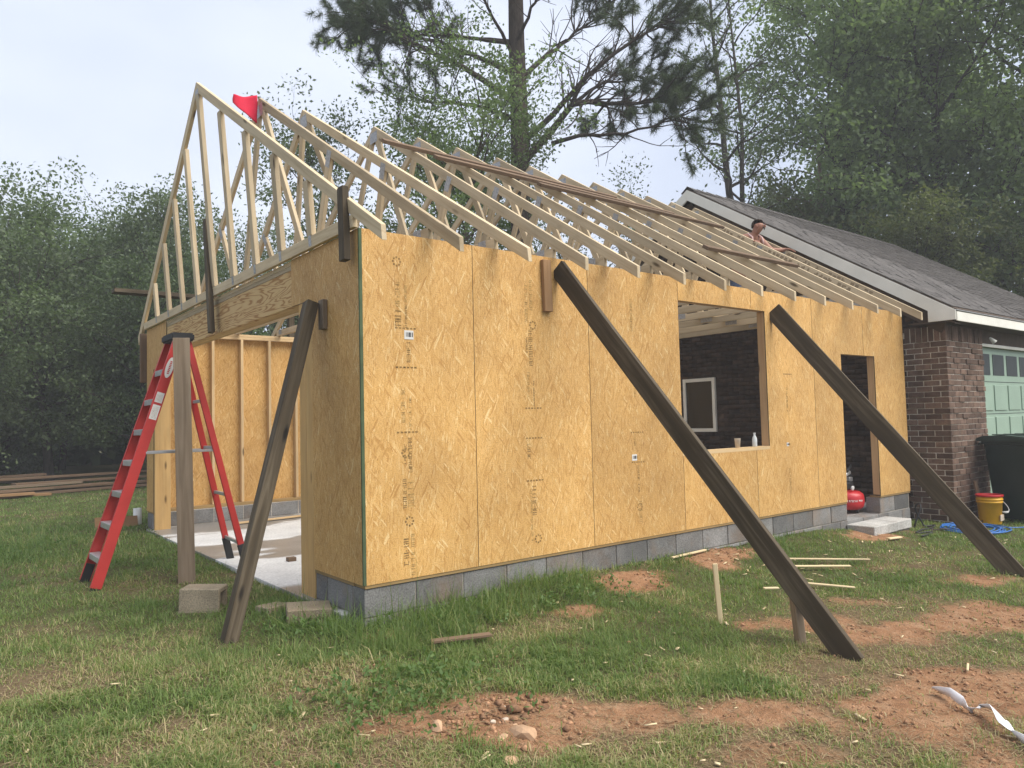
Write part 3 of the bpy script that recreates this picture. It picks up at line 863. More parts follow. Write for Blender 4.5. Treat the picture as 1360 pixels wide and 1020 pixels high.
# roof deck and shingles
RX0, RX1 = 8.26, 16.62
EY = -0.66
sla = math.atan(HS); SLEN = (RIDGE_Y-EY)/math.cos(sla)
def deck(sign):
    Mf = Matrix(((1, 0, 0, RX0), (0, -sign*math.cos(sla), sign*math.sin(sla)*1, RIDGE_Y), (0, -math.sin(sla), -math.cos(sla)*-1, RIDGE_Z), (0, 0, 0, 1)))
    return Mf
# local: u along X, v down the slope, w outwards
MF = Matrix(((1, 0, 0, RX0), (0, -math.cos(sla), -math.sin(sla), RIDGE_Y), (0, -math.sin(sla), math.cos(sla), RIDGE_Z), (0, 0, 0, 1)))
MBk = Matrix(((-1, 0, 0, RX1), (0, math.cos(sla), math.sin(sla), RIDGE_Y), (0, -math.sin(sla), math.cos(sla), RIDGE_Z), (0, 0, 0, 1)))
for Mx in (MF, MBk):
    me = box_mesh(RX1-RX0-0.02, SLEN-0.01, 0.03, 'brown_trim', 0)
    place(bpy.data.objects.new('roof_deck', me), house, Mx @ T((RX1-RX0)/2, SLEN/2, -0.018))
EXPO, TAB = 0.142, 0.32
SHM = [box_mesh(TAB-w, 0.16, 0.007, 'shingle', 0.002) for w in (0.008, 0.05, 0.09)]
cnt = []
for r in range(int(SLEN/EXPO)):
    u = -TAB*0.5*(r % 2) - rnd.uniform(0, 0.1)
    while u < RX1-RX0:
        a, b = max(u, 0), min(u+TAB, RX1-RX0+0.01)
        if b-a > 0.05: cnt.append((a, b, r))
        u += TAB
def sh_dist(c): 
    p = MF @ Vector(((c[0]+c[1])/2, c[2]*EXPO, 0)); return (p-CAM).length
cnt.sort(key=sh_dist)
VN, FN = [], []
for i, (a, b, r) in enumerate(cnt):
    v0 = r*EXPO+0.005; lift = rnd.uniform(0.006, 0.011)
    if i < 300:
        w = b-a
        me = SHM[rnd.choice((0, 0, 0, 1, 2))] if w > TAB-0.001 else box_mesh(round(w-0.008, 3), 0.16, 0.007, 'shingle', 0.002)
        place(bpy.data.objects.new('shingle', me), house, MF @ T((a+b)/2, v0+0.08, lift) @ Matrix.Rotation(math.radians(-1.2), 4, 'X'))
    else:
        base = len(VN)
        for x in (a+0.004, b-0.004-(rnd.choice((0, 0, 0.04)))):
            for (v, w) in ((v0, lift-0.004), (v0+0.16, lift+0.004)):
                for t in (-0.0035, 0.0035):
                    VN.append(tuple(MF @ Vector((x, v, w+t))))
        FN.extend([tuple(base+q for q in f) for f in ((0, 1, 3, 2), (4, 6, 7, 5), (0, 4, 5, 1), (2, 3, 7, 6), (0, 2, 6, 4), (1, 5, 7, 3))])
o = place(bpy.data.objects.new('shingle_courses', np_mesh('shingle_courses', VN, FN, ['shingle_mass'])), house)
tag(o, kind='stuff')
for i in range(int((RX1-RX0)/0.28)):
    for Mx, s in ((MF, 1),):
        bm = bmesh.new()
        x0 = 0.28*i
        pr = [(-0.14, roofz(RIDGE_Y-0.14)+0.018), (0, RIDGE_Z+0.028), (0.14, roofz(RIDGE_Y+0.14)+0.018)]
        lo = 0.008*0
        vs = []
        for (xx, dz) in ((x0, 0.012), (x0+0.30, 0.0)):
            for t in (0.0, 0.008):
                vs.append([bm.verts.new((xx, y, z-RIDGE_Z+dz+t)) for y, z in pr])
        a0, a1, b0, b1 = vs
        for j in range(2):
            bm.faces.new((a1[j], a1[j+1], b1[j+1], b1[j])); bm.faces.new((a0[j], b0[j], b0[j+1], a0[j+1]))
            bm.faces.new((a0[j], a0[j+1], a1[j+1], a1[j])); bm.faces.new((b0[j], b1[j], b1[j+1], b0[j+1]))
        for j in (0, 2): bm.faces.new((a0[j], a1[j], b1[j], b0[j]))
        bm_obj('ridge_shingle', bm, 'shingle', house, T(RX0, RIDGE_Y, RIDGE_Z))
# rake boards: white, box return at the eave
def rake(xa, xb):
    for s in (1, -1):
        y0 = EY if s == 1 else 2*RIDGE_Y-EY
        za, zb_ = roofz(y0)-0.02, roofz(RIDGE_Y)-0.02
        pts = [(y0, za), (RIDGE_Y, zb_), (RIDGE_Y, zb_-0.19), (y0+s*0.34, za+HS*0.34-0.19), (y0+s*0.34, za-0.125), (y0, za-0.125)]
        prism('rake_board', pts if s == -1 else pts, xb-xa, 'white_paint', house, YM @ T(0, 0, xb))
rake(RX0-0.018, RX0+0.004)
prism('rake_soffit', [(EY+0.02, roofz(EY)-0.18), (RIDGE_Y, roofz(RIDGE_Y)-0.18), (RIDGE_Y, roofz(RIDGE_Y)-0.195), (EY+0.02, roofz(EY)-0.195)], BX-RX0-0.02, 'brown_trim', house, YM @ T(0, 0, BX-0.012))
beam('fascia_board', (RX0+0.006, EY-0.002, roofz(EY)-0.10), (RX1, EY-0.002, roofz(EY)-0.10), 0.02, 0.125, 'white_paint', house)
beam('drip_edge', (RX0, EY-0.006, roofz(EY)-0.022), (RX1, EY-0.006, roofz(EY)-0.022), 0.03, 0.012, 'metal_plate', house)
box('soffit', RX0+0.01, RX1, EY+0.01, BY+0.4, roofz(EY)-0.155, roofz(EY)-0.14, 'brown_trim', house, 0)
zs = roofz(EY)-0.156
# garage door with its trim
DX0, DX1, DY = FX+0.06, 14.6, -0.33
box('lintel_board', FX-0.002, 14.7, DY-0.06, DY+0.05, 2.27, zs, 'brown_trim', house, 0)
box('door_trim', FX-0.004, 14.7, DY-0.07, DY-0.03, 2.235, 2.28, 'white_paint', house)
box('door_jamb', FX-0.002, DX0, DY-0.03, DY+0.05, -0.3, 2.235, 'brown_trim', house, 0)
gd = box('garage_door', DX0+0.002, DX1, DY, DY+0.04, -0.28, 2.233, 'green_door', house, 0)
PITCH = 0.545; RH = 0.485
for row in range(5):
    zb_ = -0.22+RH*row
    for cI in range(8):
        x0 = DX0+0.06+cI*0.575
        if row == 4:
            box('door_window', x0, x0+0.46, DY-0.006, DY+0.0005, zb_+0.10, zb_+0.42, 'door_glass', gd, 0.002)
        else:
            box('door_panel', x0, x0+0.49, DY-0.014, DY-0.0005, zb_+0.05, zb_+RH-0.05, 'green_door', gd, 0.009)
    if row: box('panel_seam', DX0+0.01, DX1-0.01, DY-0.003, DY-0.0005, zb_-0.004, zb_+0.004, 'black_rubber', gd, 0)
bm = bmesh.new(); lathe_bm(bm, [(0.012, 0), (0.02, 0.02), (0.035, 0.09), (0.037, 0.1)], 14)
bm_obj('flood_light', bm, 'white_paint', house, T(9.95, -0.47, 2.36) @ Matrix.Rotation(math.radians(145), 4, 'X') @ Matrix.Rotation(0.4, 4, 'Y'), True)
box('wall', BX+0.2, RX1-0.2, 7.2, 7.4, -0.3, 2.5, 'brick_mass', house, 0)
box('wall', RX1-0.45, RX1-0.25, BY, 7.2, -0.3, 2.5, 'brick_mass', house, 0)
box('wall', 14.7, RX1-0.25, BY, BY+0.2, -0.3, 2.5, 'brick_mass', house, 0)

# ------------------------------------------------------------------ braces and boards on the frame
tag(beam('brace_board', (1.80, -0.035, 2.58), (2.06, -2.29, -0.20), 0.045, 0.15, 'old_dark'), 'long dark brown brace board from the wall top down to the grass, nearest the camera', 'brace board', 'diagonal braces against the long wall')
def seat_brace():
    pass
tag(beam('brace_board', (4.98, -0.035, 2.46), (5.52, -2.12, -0.30), 0.045, 0.185, 'old_dark'), 'dark brace board from the top right corner of the window opening down past the door', 'brace board', 'diagonal braces against the long wall')
tag(beam('brace_board', (-0.10, 0.60, 2.22), (-0.82, 0.28, -0.10), 0.10, 0.09, 'old_dark', None, (1, 0, 0)), 'dark weathered post leaning against the sheathing beside the wide opening', 'leaning post')
def cleat(p0, p1, w, d, mat, label, upv): return tag(beam('cleat_board', p0, p1, w, d, mat, None, upv), label, 'cleat')
cleat((-0.075, 0.075, 2.44), (-0.075, 0.095, 2.96), 0.085, 0.05, 'old_dark', 'short dark upright cleat board nailed at the top of the front corner', (1, 0, 0))
cleat((-0.075, 3.16, 2.28), (-0.075, 3.33, 3.48), 0.085, 0.05, 'old_dark', 'long dark upright board nailed over the header and up the gable truss', (1, 0, 0))
cleat((1.68, -0.032, 2.20), (1.67, -0.032, 2.63), 0.085, 0.038, 'cleat_wood', 'short reddish brown cleat on the long wall beside the top of the brace', (0, -1, 0))
cleat((-0.031, 0.55, 2.02), (-0.031, 0.55, 2.24), 0.085, 0.036, 'old_gray', 'small grey cleat behind the top of the leaning post', (1, 0, 0))
cleat((-0.02, 6.40, 1.95), (-0.02, 6.40, 2.62), 0.12, 0.05, 'brown_board', 'brown upright board on the far back corner of the shell', (0, 1, 0))
tag(beam('scaffold_plank', (-0.35, 6.75, 3.24), (4.4, 6.75, 3.24), 0.22, 0.055, 'old_dark'), 'dark scaffold plank seen through the trusses beyond the back wall', 'plank')
for x in (0.6, 3.9):
    pass
tag(beam('scaffold_post', (2.2, 6.80, -0.1), (2.2, 6.80, 3.21), 0.09, 0.09, 'old_dark', None, (0, 1, 0)), 'dark post holding up the scaffold plank behind the back wall', 'post')
# boards lying across the rafters
nrm = Vector((0, -math.sin(ang), math.cos(ang)))
def on_roof(x, y, lift): return Vector((x, y, ztop(y))) + nrm*lift
def roof_board(x0, y0, x1, y1, w, d, lift, label, mat='brown_board', group='boards lying across the rafters'):
    return tag(beam('loose_board', on_roof(x0, y0, lift), on_roof(x1, y1, lift), w, d, mat, None, tuple(nrm)), label, 'board', group)
roof_board(1.42, 2.26, 4.9, 2.22, 0.085, 0.04, 0.026, 'dark board across the rafters nearest the peak, its left end furthest out')
roof_board(1.95, 2.07, 5.9, 2.06, 0.085, 0.04, 0.026, 'middle dark board of the three lying across the rafters')
roof_board(3.3, 1.92, 6.9, 1.95, 0.085, 0.04, 0.026, 'lowest dark board of the row across the rafters, reaching furthest right')
roof_board(4.62, 0.58, 6.55, 0.59, 0.085, 0.04, 0.026, 'single short brown board across the rafters below the man', group=None)
# red cloth on the second truss
def red_cloth():
    V, F = [], []
    nu, nv = 14, 10
    for j in range(nv):
        for i in range(nu):
            u, v = i/(nu-1), j/(nv-1)
            x = 0.42 - 0.25*u + 0.004*math.sin(5*v+2*u)
            y = HALF + 0.03 + 0.22*u*(1-u)*(1-v) + 0.04*v*u
            z = PK + 0.03 - 0.05*u - (0.31-0.23*u)*v + 0.004*math.sin(9*u+4*v)
            V.append((x, y, z))
    for j in range(nv-1):
        for i in range(nu-1): F.append((j*nu+i, j*nu+i+1, (j+1)*nu+i+1, (j+1)*nu+i))
    me = np_mesh('red_cloth', np.array(V)-np.array([0.45, HALF, PK]), F, ['red_cloth'], smooth=True)
    o = place(bpy.data.objects.new('warning_cloth', me), None, T(0.45, HALF, PK))
    md = o.modifiers.new('thick', 'SOLIDIFY'); md.thickness = 0.004
    tag(o, 'bright red warning cloth hanging from the peak of the second truss', 'cloth')
red_cloth()

# ------------------------------------------------------------------ man in the rafters
def skin_obj(name, verts, edges, radii, mat, parent=None, root=0, sub=2):
    me = bpy.data.meshes.new(name)
    me.from_pydata([Vector(v) for v in verts], edges, [])
    me.materials.append(M[mat])
    o = bpy.data.objects.new(name, me)
    place(o, parent)
    md = o.modifiers.new('skin', 'SKIN'); md.use_smooth_shade = True
    sv = me.skin_vertices[0].data
    for i, r in enumerate(radii):
        sv[i].radius = r if hasattr(r, '__len__') else (r, r)
        sv[i].use_root = (i == root)
    s = o.modifiers.new('sub', 'SUBSURF'); s.levels = sub; s.render_levels = sub
    return o
def man():
    t = thing('person', 'man in a maroon tank top leaning over the rafters beside the house roof', 'person', (7.60, 2.05, 3.0))
    V, E, Rr = [], [], []
    def add(p, r, parent=None):
        V.append(p); Rr.append(r)
        if parent is not None: E.append((parent, len(V)-1))
        return len(V)-1
    pel = add((7.62, 2.18, 3.55), (0.16, 0.13))
    wa = add((7.60, 2.10, 3.74), (0.145, 0.115), pel)
    ch = add((7.58, 1.98, 3.93), (0.17, 0.125), wa)
    ut = add((7.555, 1.90, 4.05), (0.12, 0.09), ch)
    nk = add((7.56, 1.835, 4.115), 0.056, ut)
    hd0 = add((7.578, 1.785, 4.165), (0.066, 0.072), nk)
    hd1 = add((7.585, 1.765, 4.215), (0.078, 0.092), hd0)
    hd2 = add((7.585, 1.775, 4.265), (0.070, 0.084), hd1)
    # right arm: shoulder, elbow, wrist, palm
    s1 = add((7.43, 1.97, 4.05), 0.068, ut); e1 = add((7.40, 2.00, 3.86), 0.048, s1); e1b = add((7.37, 1.86, 3.86), 0.042, e1); w1 = add((7.31, 1.72, 3.925), 0.030, e1b); p1 = add((7.30, 1.665, 3.935), (0.036, 0.020), w1)
    s2 = add((7.685, 1.82, 4.03), 0.068, ut); e2 = add((7.72, 1.66, 3.84), 0.048, s2); e2b = add((7.78, 1.60, 3.83), 0.044, e2); w2 = add((7.87, 1.53, 3.845), 0.030, e2b); p2 = add((7.90, 1.48, 3.845), (0.036, 0.020), w2)
    # legs below the rafters, standing on a wall stage
    for sx in (-0.10, 0.10):
        h = add((7.62+sx, 2.2, 3.42), 0.10, pel); kn = add((7.62+sx*1.2, 2.12, 3.05), 0.068, h); an = add((7.62+sx*1.2, 2.2, 2.82), 0.045, kn); ft = add((7.62+sx*1.2, 2.06, 2.79), 0.04, an)
    # fingers
    for base, d, side in ((p1, Vector((-0.02, -0.9, -0.35)), Vector((0.9, 0.0, 0.2))), (p2, Vector((0.62, -0.72, -0.25)), Vector((0.7, 0.6, 0.1)))):
        d = d.normalized(); side = side.normalized()
        for q, ln in ((-1.5, 0.062), (-0.5, 0.075), (0.5, 0.07), (1.5, 0.055)):
            b0 = Vector(V[base]) + d*0.035 + side*q*0.018
            i0 = add(tuple(b0), 0.010, base)
            i1 = add(tuple(b0+d*ln*0.55+Vector((0, 0, -0.006))), 0.009, i0)
            add(tuple(b0+d*ln+Vector((0, 0, -0.026))), 0.0075, i1)
        th = Vector(V[base]) - side*0.035 + d*0.0
        i0 = add(tuple(th), 0.011, base)
        add(tuple(th+d*0.04-side*0.012), 0.009, i0)
    skin_obj('body', V, E, Rr, 'skin', t, 0, 2)
    # tank top over chest, slightly larger than the body
    skin_obj('tank_top', [(7.62, 2.16, 3.60), (7.60, 2.10, 3.74), (7.58, 1.965, 3.93), (7.558, 1.895, 4.04)], [(0, 1), (1, 2), (2, 3)], [(0.19, 0.165), (0.185, 0.16), (0.215, 0.175), (0.155, 0.125)], 'tank_top', t, 0, 2)
    for dx in (-0.075, 0.075):
        c = Vector((7.556+dx, 1.875-dx*0.45, 4.075))
        tube('strap', [c+Vector((dx*0.2, -0.11, -0.13)), c+Vector((0, -0.095, -0.03)), c+Vector((0, -0.02, 0.04)), c+Vector((0, 0.05, 0.01)), c+Vector((0, 0.075, -0.06))], 0.014, 'strap_pink', t, 6)
    for sx in (-0.10, 0.10):
        skin_obj('trouser_leg', [(7.62+sx, 2.2, 3.56), (7.62+sx, 2.2, 3.42), (7.62+sx*1.2, 2.12, 3.05), (7.62+sx*1.2, 2.2, 2.84)], [(0, 1), (1, 2), (2, 3)], [0.13, 0.125, 0.092, 0.08], 'jeans', t, 0, 2)
    # hair cap
    bm = bmesh.new()
    bmesh.ops.create_icosphere(bm, subdivisions=3, radius=0.1)
    for v in bm.verts:
        v.co.x *= 0.86; v.co.y *= 1.05
        n = math.sin(v.co.x*190)*math.sin(v.co.y*170+1)*math.sin(v.co.z*150)
        v.co *= 1+0.035*n
    dele = [v for v in bm.verts if (v.co.z < -0.045) or (v.co.y < -0.03 and v.co.z < 0.05)]
    bmesh.ops.delete(bm, geom=dele, context='VERTS')
    ho = bm_obj('hair', bm, 'hair', t, T(7.584, 1.785, 4.235) @ Matrix.Rotation(-0.35, 4, 'Z'), True)
    md = ho.modifiers.new('thick', 'SOLIDIFY'); md.thickness = 0.012
    # eyes, brows, ears, mouth
    fwd = Vector((0.30, -0.93, -0.2)).normalized(); sd_ = Vector((0.93, 0.30, 0)).normalized(); upd = sd_.cross(fwd)
    hc = Vector((7.585, 1.768, 4.205))
    bm = bmesh.new(); bmesh.ops.create_uvsphere(bm, u_segments=10, v_segments=8, radius=0.02)
    bm_obj('nose', bm, 'skin', t, T(*(hc+fwd*0.09-upd*0.018)) @ Matrix.Diagonal((0.8, 1.0, 1.3, 1)), True)
    for s in (-1, 1):
        bm = bmesh.new(); bmesh.ops.create_uvsphere(bm, u_segments=10, v_segments=8, radius=0.011)
        bm_obj('eye', bm, 'hair', t, T(*(hc+fwd*0.083+sd_*s*0.032+upd*0.008)), True)
        tube('eyebrow', [hc+fwd*0.086+sd_*s*0.018+upd*0.028, hc+fwd*0.084+sd_*s*0.048+upd*0.03], 0.005, 'hair', t, 5)
        bm = bmesh.new(); bmesh.ops.create_uvsphere(bm, u_segments=10, v_segments=8, radius=0.028)
        bm_obj('ear', bm, 'skin', t, T(*(hc+sd_*s*0.088-fwd*0.01)) @ Matrix.Diagonal((0.45, 0.7, 1.1, 1)), True)
    tube('mouth', [hc+fwd*0.088-sd_*0.022-upd*0.048, hc+fwd*0.096-upd*0.05, hc+fwd*0.088+sd_*0.022-upd*0.048], 0.005, 'tank_top', t, 5)
man()
for o_ in bpy.data.objects:
    if o_.name == 'person': o_.location.z -= 0.035
# plank the man stands on, across the bottom chords
tag(beam('staging_plank', (6.5, 2.13, 2.775), (8.1, 2.13, 2.775), 0.28, 0.038, 'lumber'), 'staging plank laid over the bottom chords under the man', 'plank')

# ------------------------------------------------------------------ step ladder and post
def ladder():
    t = thing('step_ladder', 'tall red step ladder standing open beside the garage opening', 'step ladder', (-0.57, 2.85, -0.04))
    NF, FF = Vector((-1.20, 2.58, gzf(-1.20, 2.58))), Vector((-1.20, 3.16, gzf(-1.2, 3.16)))
    RF, RN = Vector((0.07, 3.06, 0.0)), Vector((0.04, 2.48, 0.0))
    zt = 2.16
    NFt, FFt = Vector((-0.50, 2.68, zt)), Vector((-0.50, 3.00, zt))
    RNt, RFt = Vector((-0.42, 2.70, zt-0.04)), Vector((-0.42, 2.98, zt-0.04))
    for a, b, sgn in ((NF, NFt, -1), (FF, FFt, 1)):
        d = (b-a).normalized()
        # channel rail: web plus two flanges turned inwards
        rl = beam('rail', a+d*0.02, b, 0.006, 0.088, 'ladder_red', t, (1, 0, -0.28))
        n = Vector((0, -sgn, 0))
        M_ = frame(a, b, (1, 0, -0.28)); zax = Vector((M_[0][2], M_[1][2], M_[2][2])); yax = Vector((M_[0][1], M_[1][1], M_[2][1]))
        iny = yax if yax.y*(-sgn) > 0 else -yax
        for s in (-1, 1):
            off = zax*s*0.0412 + iny*0.018
            beam('rail_flange', a+d*0.02+off, b+off, 0.029, 0.005, 'ladder_red', t, (1, 0, -0.28))
        beam('foot', a-d*0.02+iny*0.012, a+d*0.17+iny*0.012, 0.022, 0.078, 'black_rubber', t, (1, 0, -0.28))
        if sgn == -1:
            out = -iny
            L_ = (b-a).length
            # labels on the near rail: oval and two rectangles
            bm = bmesh.new()
            vs = [bm.verts.new((0.10*math.cos(2*math.pi*i/24), 0.026*math.sin(2*math.pi*i/24)*1.25, 0)) for i in range(24)]
            bm.faces.new(vs)
            Mz = Matrix(((d.x, zax.x, out.x, 0), (d.y, zax.y, out.y, 0), (d.z, zax.z, out.z, 0), (0, 0, 0, 1)))
            def at(f): return T(*(a+d*L_*f+out*0.0045)) @ Mz
            bm_obj('oval_label', bm, 'label_white', t, at(0.87))
            print_mark(t, [(-0.06+0.016*i, -0.008, -0.05+0.016*i, 0.010) for i in range(8)], at(0.87), 'ladder_red', 'label_print')
            for f, hl in ((0.745, 0.048), (0.685, 0.068)):
                bm = bmesh.new()
                bm.faces.new([bm.verts.new(p) for p in ((-hl, -0.032, 0), (hl, -0.032, 0), (hl, 0.032, 0), (-hl, 0.032, 0))])
                bm_obj('rail_label', bm, 'label_white', t, at(f))
                its = []
                for rI in range(5):
                    its.extend([(-hl+0.012+0.011*i, -0.024+rI*0.01, -hl+0.012+0.011*i+rnd.uniform(0.004, 0.009), -0.021+rI*0.01) for i in range(int((2*hl-0.024)/0.011))])
                print_mark(t, its, at(f), 'print_faint', 'label_print')
    for i in range(7):
        f = (i+0.92)/8.05
        a = NF.lerp(NFt, f); b = FF.lerp(FFt, f)
        beam('step', a+Vector((0.0, 0.012, 0)), b-Vector((0.0, 0.012, 0)), 0.085, 0.022, 'aluminium', t)
        beam('step_lip', a+Vector((-0.042, 0.012, -0.016)), b+Vector((-0.042, -0.012, -0.016)), 0.004, 0.05, 'aluminium', t)
    for a, b in ((RF, RFt), (RN, RNt)):
        d = (b-a).normalized()
        beam('rear_rail', a+d*0.02, b, 0.028, 0.058, 'ladder_red', t, (1, 0, 0.26))
        beam('foot', a-d*0.005, a+d*0.22, 0.036, 0.066, 'black_rubber', t, (1, 0, 0.26))
    for f in (0.105, 0.32, 0.53, 0.74):
        a = RF.lerp(RFt, f); b = RN.lerp(RNt, f)
        beam('rear_brace', a, b, 0.022, 0.03, 'aluminium', t)
    for a, b, c, d in ((NF, NFt, RN, RNt), (FF, FFt, RF, RFt)):
        beam('spreader', a.lerp(b, 0.52)+Vector((0.04, 0, 0)), c.lerp(d, 0.52), 0.006, 0.022, 'aluminium', t)
    bm = bmesh.new()
    bmesh.ops.create_cube(bm, size=1, matrix=Matrix.Diagonal((0.20, 0.40, 0.075, 1)))
    bmesh.ops.bevel(bm, geom=bm.edges[:], offset=0.014, segments=2, affect='EDGES')
    bm_obj('top_cap', bm, 'black_rubber', t, T(-0.475, 2.84, zt+0.005))
ladder()
tag(beam('weathered_post', (-0.505, 2.41, -0.3), (-0.545, 2.44, 2.12), 0.14, 0.14, 'old_gray', None, (0.25, 1, 0)), 'grey weathered square post standing upright in the grass before the ladder', 'post')

# ------------------------------------------------------------------ things on the ground
def cmu_loose(x, y, rz, tilt, label, mat='cmu_tan', dims=(0.29, 0.19, 0.19), core=True, sink=0.02):
    bm = bmesh.new()
    lx, ly, lz = dims
    bmesh.ops.create_cube(bm, size=1, matrix=Matrix.Diagonal((lx, ly, lz, 1)))
    bmesh.ops.bevel(bm, geom=bm.edges[:], offset=0.006, segments=1, affect='EDGES')
    if core:   # hollow cell in one end
        bm.faces.ensure_lookup_table()
        f = max(bm.faces, key=lambda q: q.calc_center_median().x*10 + q.calc_area())
        r = bmesh.ops.inset_region(bm, faces=[f], thickness=0.035)
        r = bmesh.ops.extrude_discrete_faces(bm, faces=[f])
        for v in r['faces'][0].verts: v.co.x -= 0.16
    z = gzf(x, y)
    o = bm_obj('concrete_block', bm, mat, None, T(x, y, z+lz/2-sink) @ Matrix.Rotation(rz, 4, 'Z') @ Matrix.Rotation(tilt, 4, 'Y'))
    return tag(o, label, 'concrete block')
cmu_loose(-0.70, 1.22, -0.62, 0.03, 'tan concrete block with an open cell, on the grass below the weathered post')
cmu_loose(-0.22, 0.42, -0.35, 0.05, 'flat grey-tan paving block set in weeds beside the leaning post', 'cmu_tan', (0.30, 0.26, 0.10), False, 0.0)
cmu_loose(-0.33, 0.80, 0.3, 0.04, 'broken tan block piece half hidden in grass next to the slab edge', 'cmu_tan', (0.2, 0.15, 0.07), False, 0.03)
# step at the side door
st = thing('door_step', 'pale concrete step of two pads in front of the side door', 'step', (6.95, -0.15, -0.2))
box('step_pad', 6.42, 7.02, -0.34, -0.004, -0.16, -0.045, 'step_concrete', st, 0.008)
box('step_pad', 7.03, 7.42, -0.33, -0.004, -0.16, -0.045, 'step_concrete', st, 0.008)
box('step_base', 6.44, 7.40, -0.31, -0.006, -0.35, -0.162, 'cmu', st, 0.006)
def rod_board(name, x0, y0, x1, y1, w, d, mat, label, cat, group=None, lift=0.01):
    a = (x0, y0, gzf(x0, y0)+d/2+lift); b = (x1, y1, gzf(x1, y1)+d/2+lift)
    return tag(beam(name, a, b, w, d, mat), label, cat, group)
G1 = 'thin laths scattered on the grass'
rod_board('lath', 4.15, -0.58, 4.85, -1.04, 0.035, 0.012, 'pale_stake', 'longest pale lath on the grass beyond the stub post, furthest from the camera', 'lath', G1, 0.04)
rod_board('lath', 3.95, -0.76, 4.42, -1.07, 0.035, 0.012, 'pale_stake', 'second pale lath lying just before the longest one', 'lath', G1, 0.04)
rod_board('lath', 3.40, -1.12, 3.69, -1.48, 0.035, 0.012, 'pale_stake', 'pale lath sticking out right of the stub post', 'lath', G1, 0.035)
rod_board('lath', 4.45, -0.16, 4.80, -0.03, 0.03, 0.012, 'pale_stake', 'short pale lath lying near the block wall behind the brace', 'lath', G1, 0.03)
rod_board('lath', 3.05, -0.10, 3.6, -0.06, 0.03, 0.015, 'pale_stake', 'pale stick on the red dirt against the block wall', 'lath', G1, 0.02)
rod_board('lath', 2.92, -1.13, 3.02, -1.2, 0.035, 0.012, 'pale_stake', 'short lath end left of the brace, by the stub post', 'lath', G1, 0.06)
rod_board('broken_board', 0.12, -0.64, 0.48, -0.77, 0.055, 0.018, 'brown_board', 'short split brown board lying in the grass in the middle', 'board', None, 0.035)
rod_board('wood_scrap', 2.28, -2.83, 2.42, -2.78, 0.012, 0.012, 'pale_stake', 'tiny pale wood splinter on the bare patch right of the brace foot', 'splinter', None, 0.02)
rod_board('wood_scrap', 6.3, -0.55, 6.5, -0.60, 0.05, 0.015, 'pale_stake', 'small pale wood offcut in front of the door step', 'offcut', None, 0.02)
tag(beam('survey_stake', (2.05, -1.36, -0.28), (2.035, -1.33, 0.27), 0.035, 0.018, 'pale_stake', None, (0.6, 0.8, 0)), 'upright pale wooden stake in the grass left of the near brace', 'stake')
tag(beam('stub_post', (2.055, -1.97, -0.35), (2.065, -1.90, 0.33), 0.09, 0.045, 'old_gray', None, (0.8, -0.6, 0)), 'short brown stub post driven in beside the foot of the near brace', 'stub post')
tag(beam('stub_post', (6.15, -2.02, -0.4), (6.17, -2.0, -0.02), 0.09, 0.09, 'cleat_wood', None, (0.8, -0.6, 0)), 'squat brown stub post at the right edge beside the far brace foot', 'stub post')
bm = bmesh.new(); lathe_bm(bm, [(0.055, -0.2), (0.055, 0.245), (0.045, 0.246), (0.045, 0.1)], 18)
tag(bm_obj('pipe_stub', bm, 'pvc', None, T(0.02, 7.05, -0.05), True), 'white plastic pipe stub standing in the grass behind the ladder', 'pipe')
bm = bmesh.new(); bmesh.ops.create_cube(bm, size=1, matrix=Matrix.Diagonal((0.55, 0.02, 0.24, 1)))
tag(bm_obj('board_scrap', bm, 'cleat_wood', None, T(-0.27, 6.9, 0.0) @ Matrix.Rotation(-0.35, 4, 'X') @ Matrix.Rotation(0.15, 4, 'Z')), 'brown board scrap leaning in the grass behind the ladder', 'board')
# block of wood left on the slab
tag(box('wood_offcut', 0.42, 0.50, 2.42, 2.49, 0.0, 0.038, 'brown_board', None), 'small dark wood offcut lying on the concrete floor in the opening', 'offcut')
tag(beam('floor_board', (0.9, 5.6, 0.02), (2.7, 5.75, 0.02), 0.09, 0.02, 'lumber'), 'thin board lying on the slab along the far wall', 'board')
# lumber pile at the far left
rp = random.Random(3)
pile = [((-3.4, 13.6), (1.8, 15.0), 0.02), ((-3.0, 14.2), (2.2, 15.6), 0.02), ((-2.6, 13.7), (1.0, 15.1), 0.10), ((-1.2, 14.3), (2.4, 15.5), 0.10), ((-4.2, 13.5), (0.4, 14.9), 0.18), ((-0.9, 14.6), (2.3, 15.8), 0.20), ((-4.0, 14.4), (0.8, 15.9), 0.26), ((-4.8, 13.2), (-0.3, 13.9), 0.02), ((-4.6, 13.5), (-0.6, 13.7), 0.06), ((-2.0, 14.9), (2.6, 16.2), 0.3), ((-4.4, 14.6), (-0.2, 15.9), 0.34)]
names = ['bottom front', 'bottom rear', 'second layer left', 'second layer right', 'third layer left', 'third layer right', 'fourth layer left', 'reddish front', 'reddish upper front', 'top right', 'topmost left']
for (a, b, z), nm in zip(pile, names):
    mt = 'cleat_wood' if 'reddish' in nm else rp.choice(('brown_board', 'old_gray', 'brown_board'))
    za = gzf(*a)+z+0.03; zb2 = gzf(*b)+z+0.03
    tag(beam('stacked_board', (*a, za), (*b, zb2), 0.22, 0.05, mt), '%s board of the old lumber pile by the dark trees' % nm, 'board', 'old boards piled at the tree line')
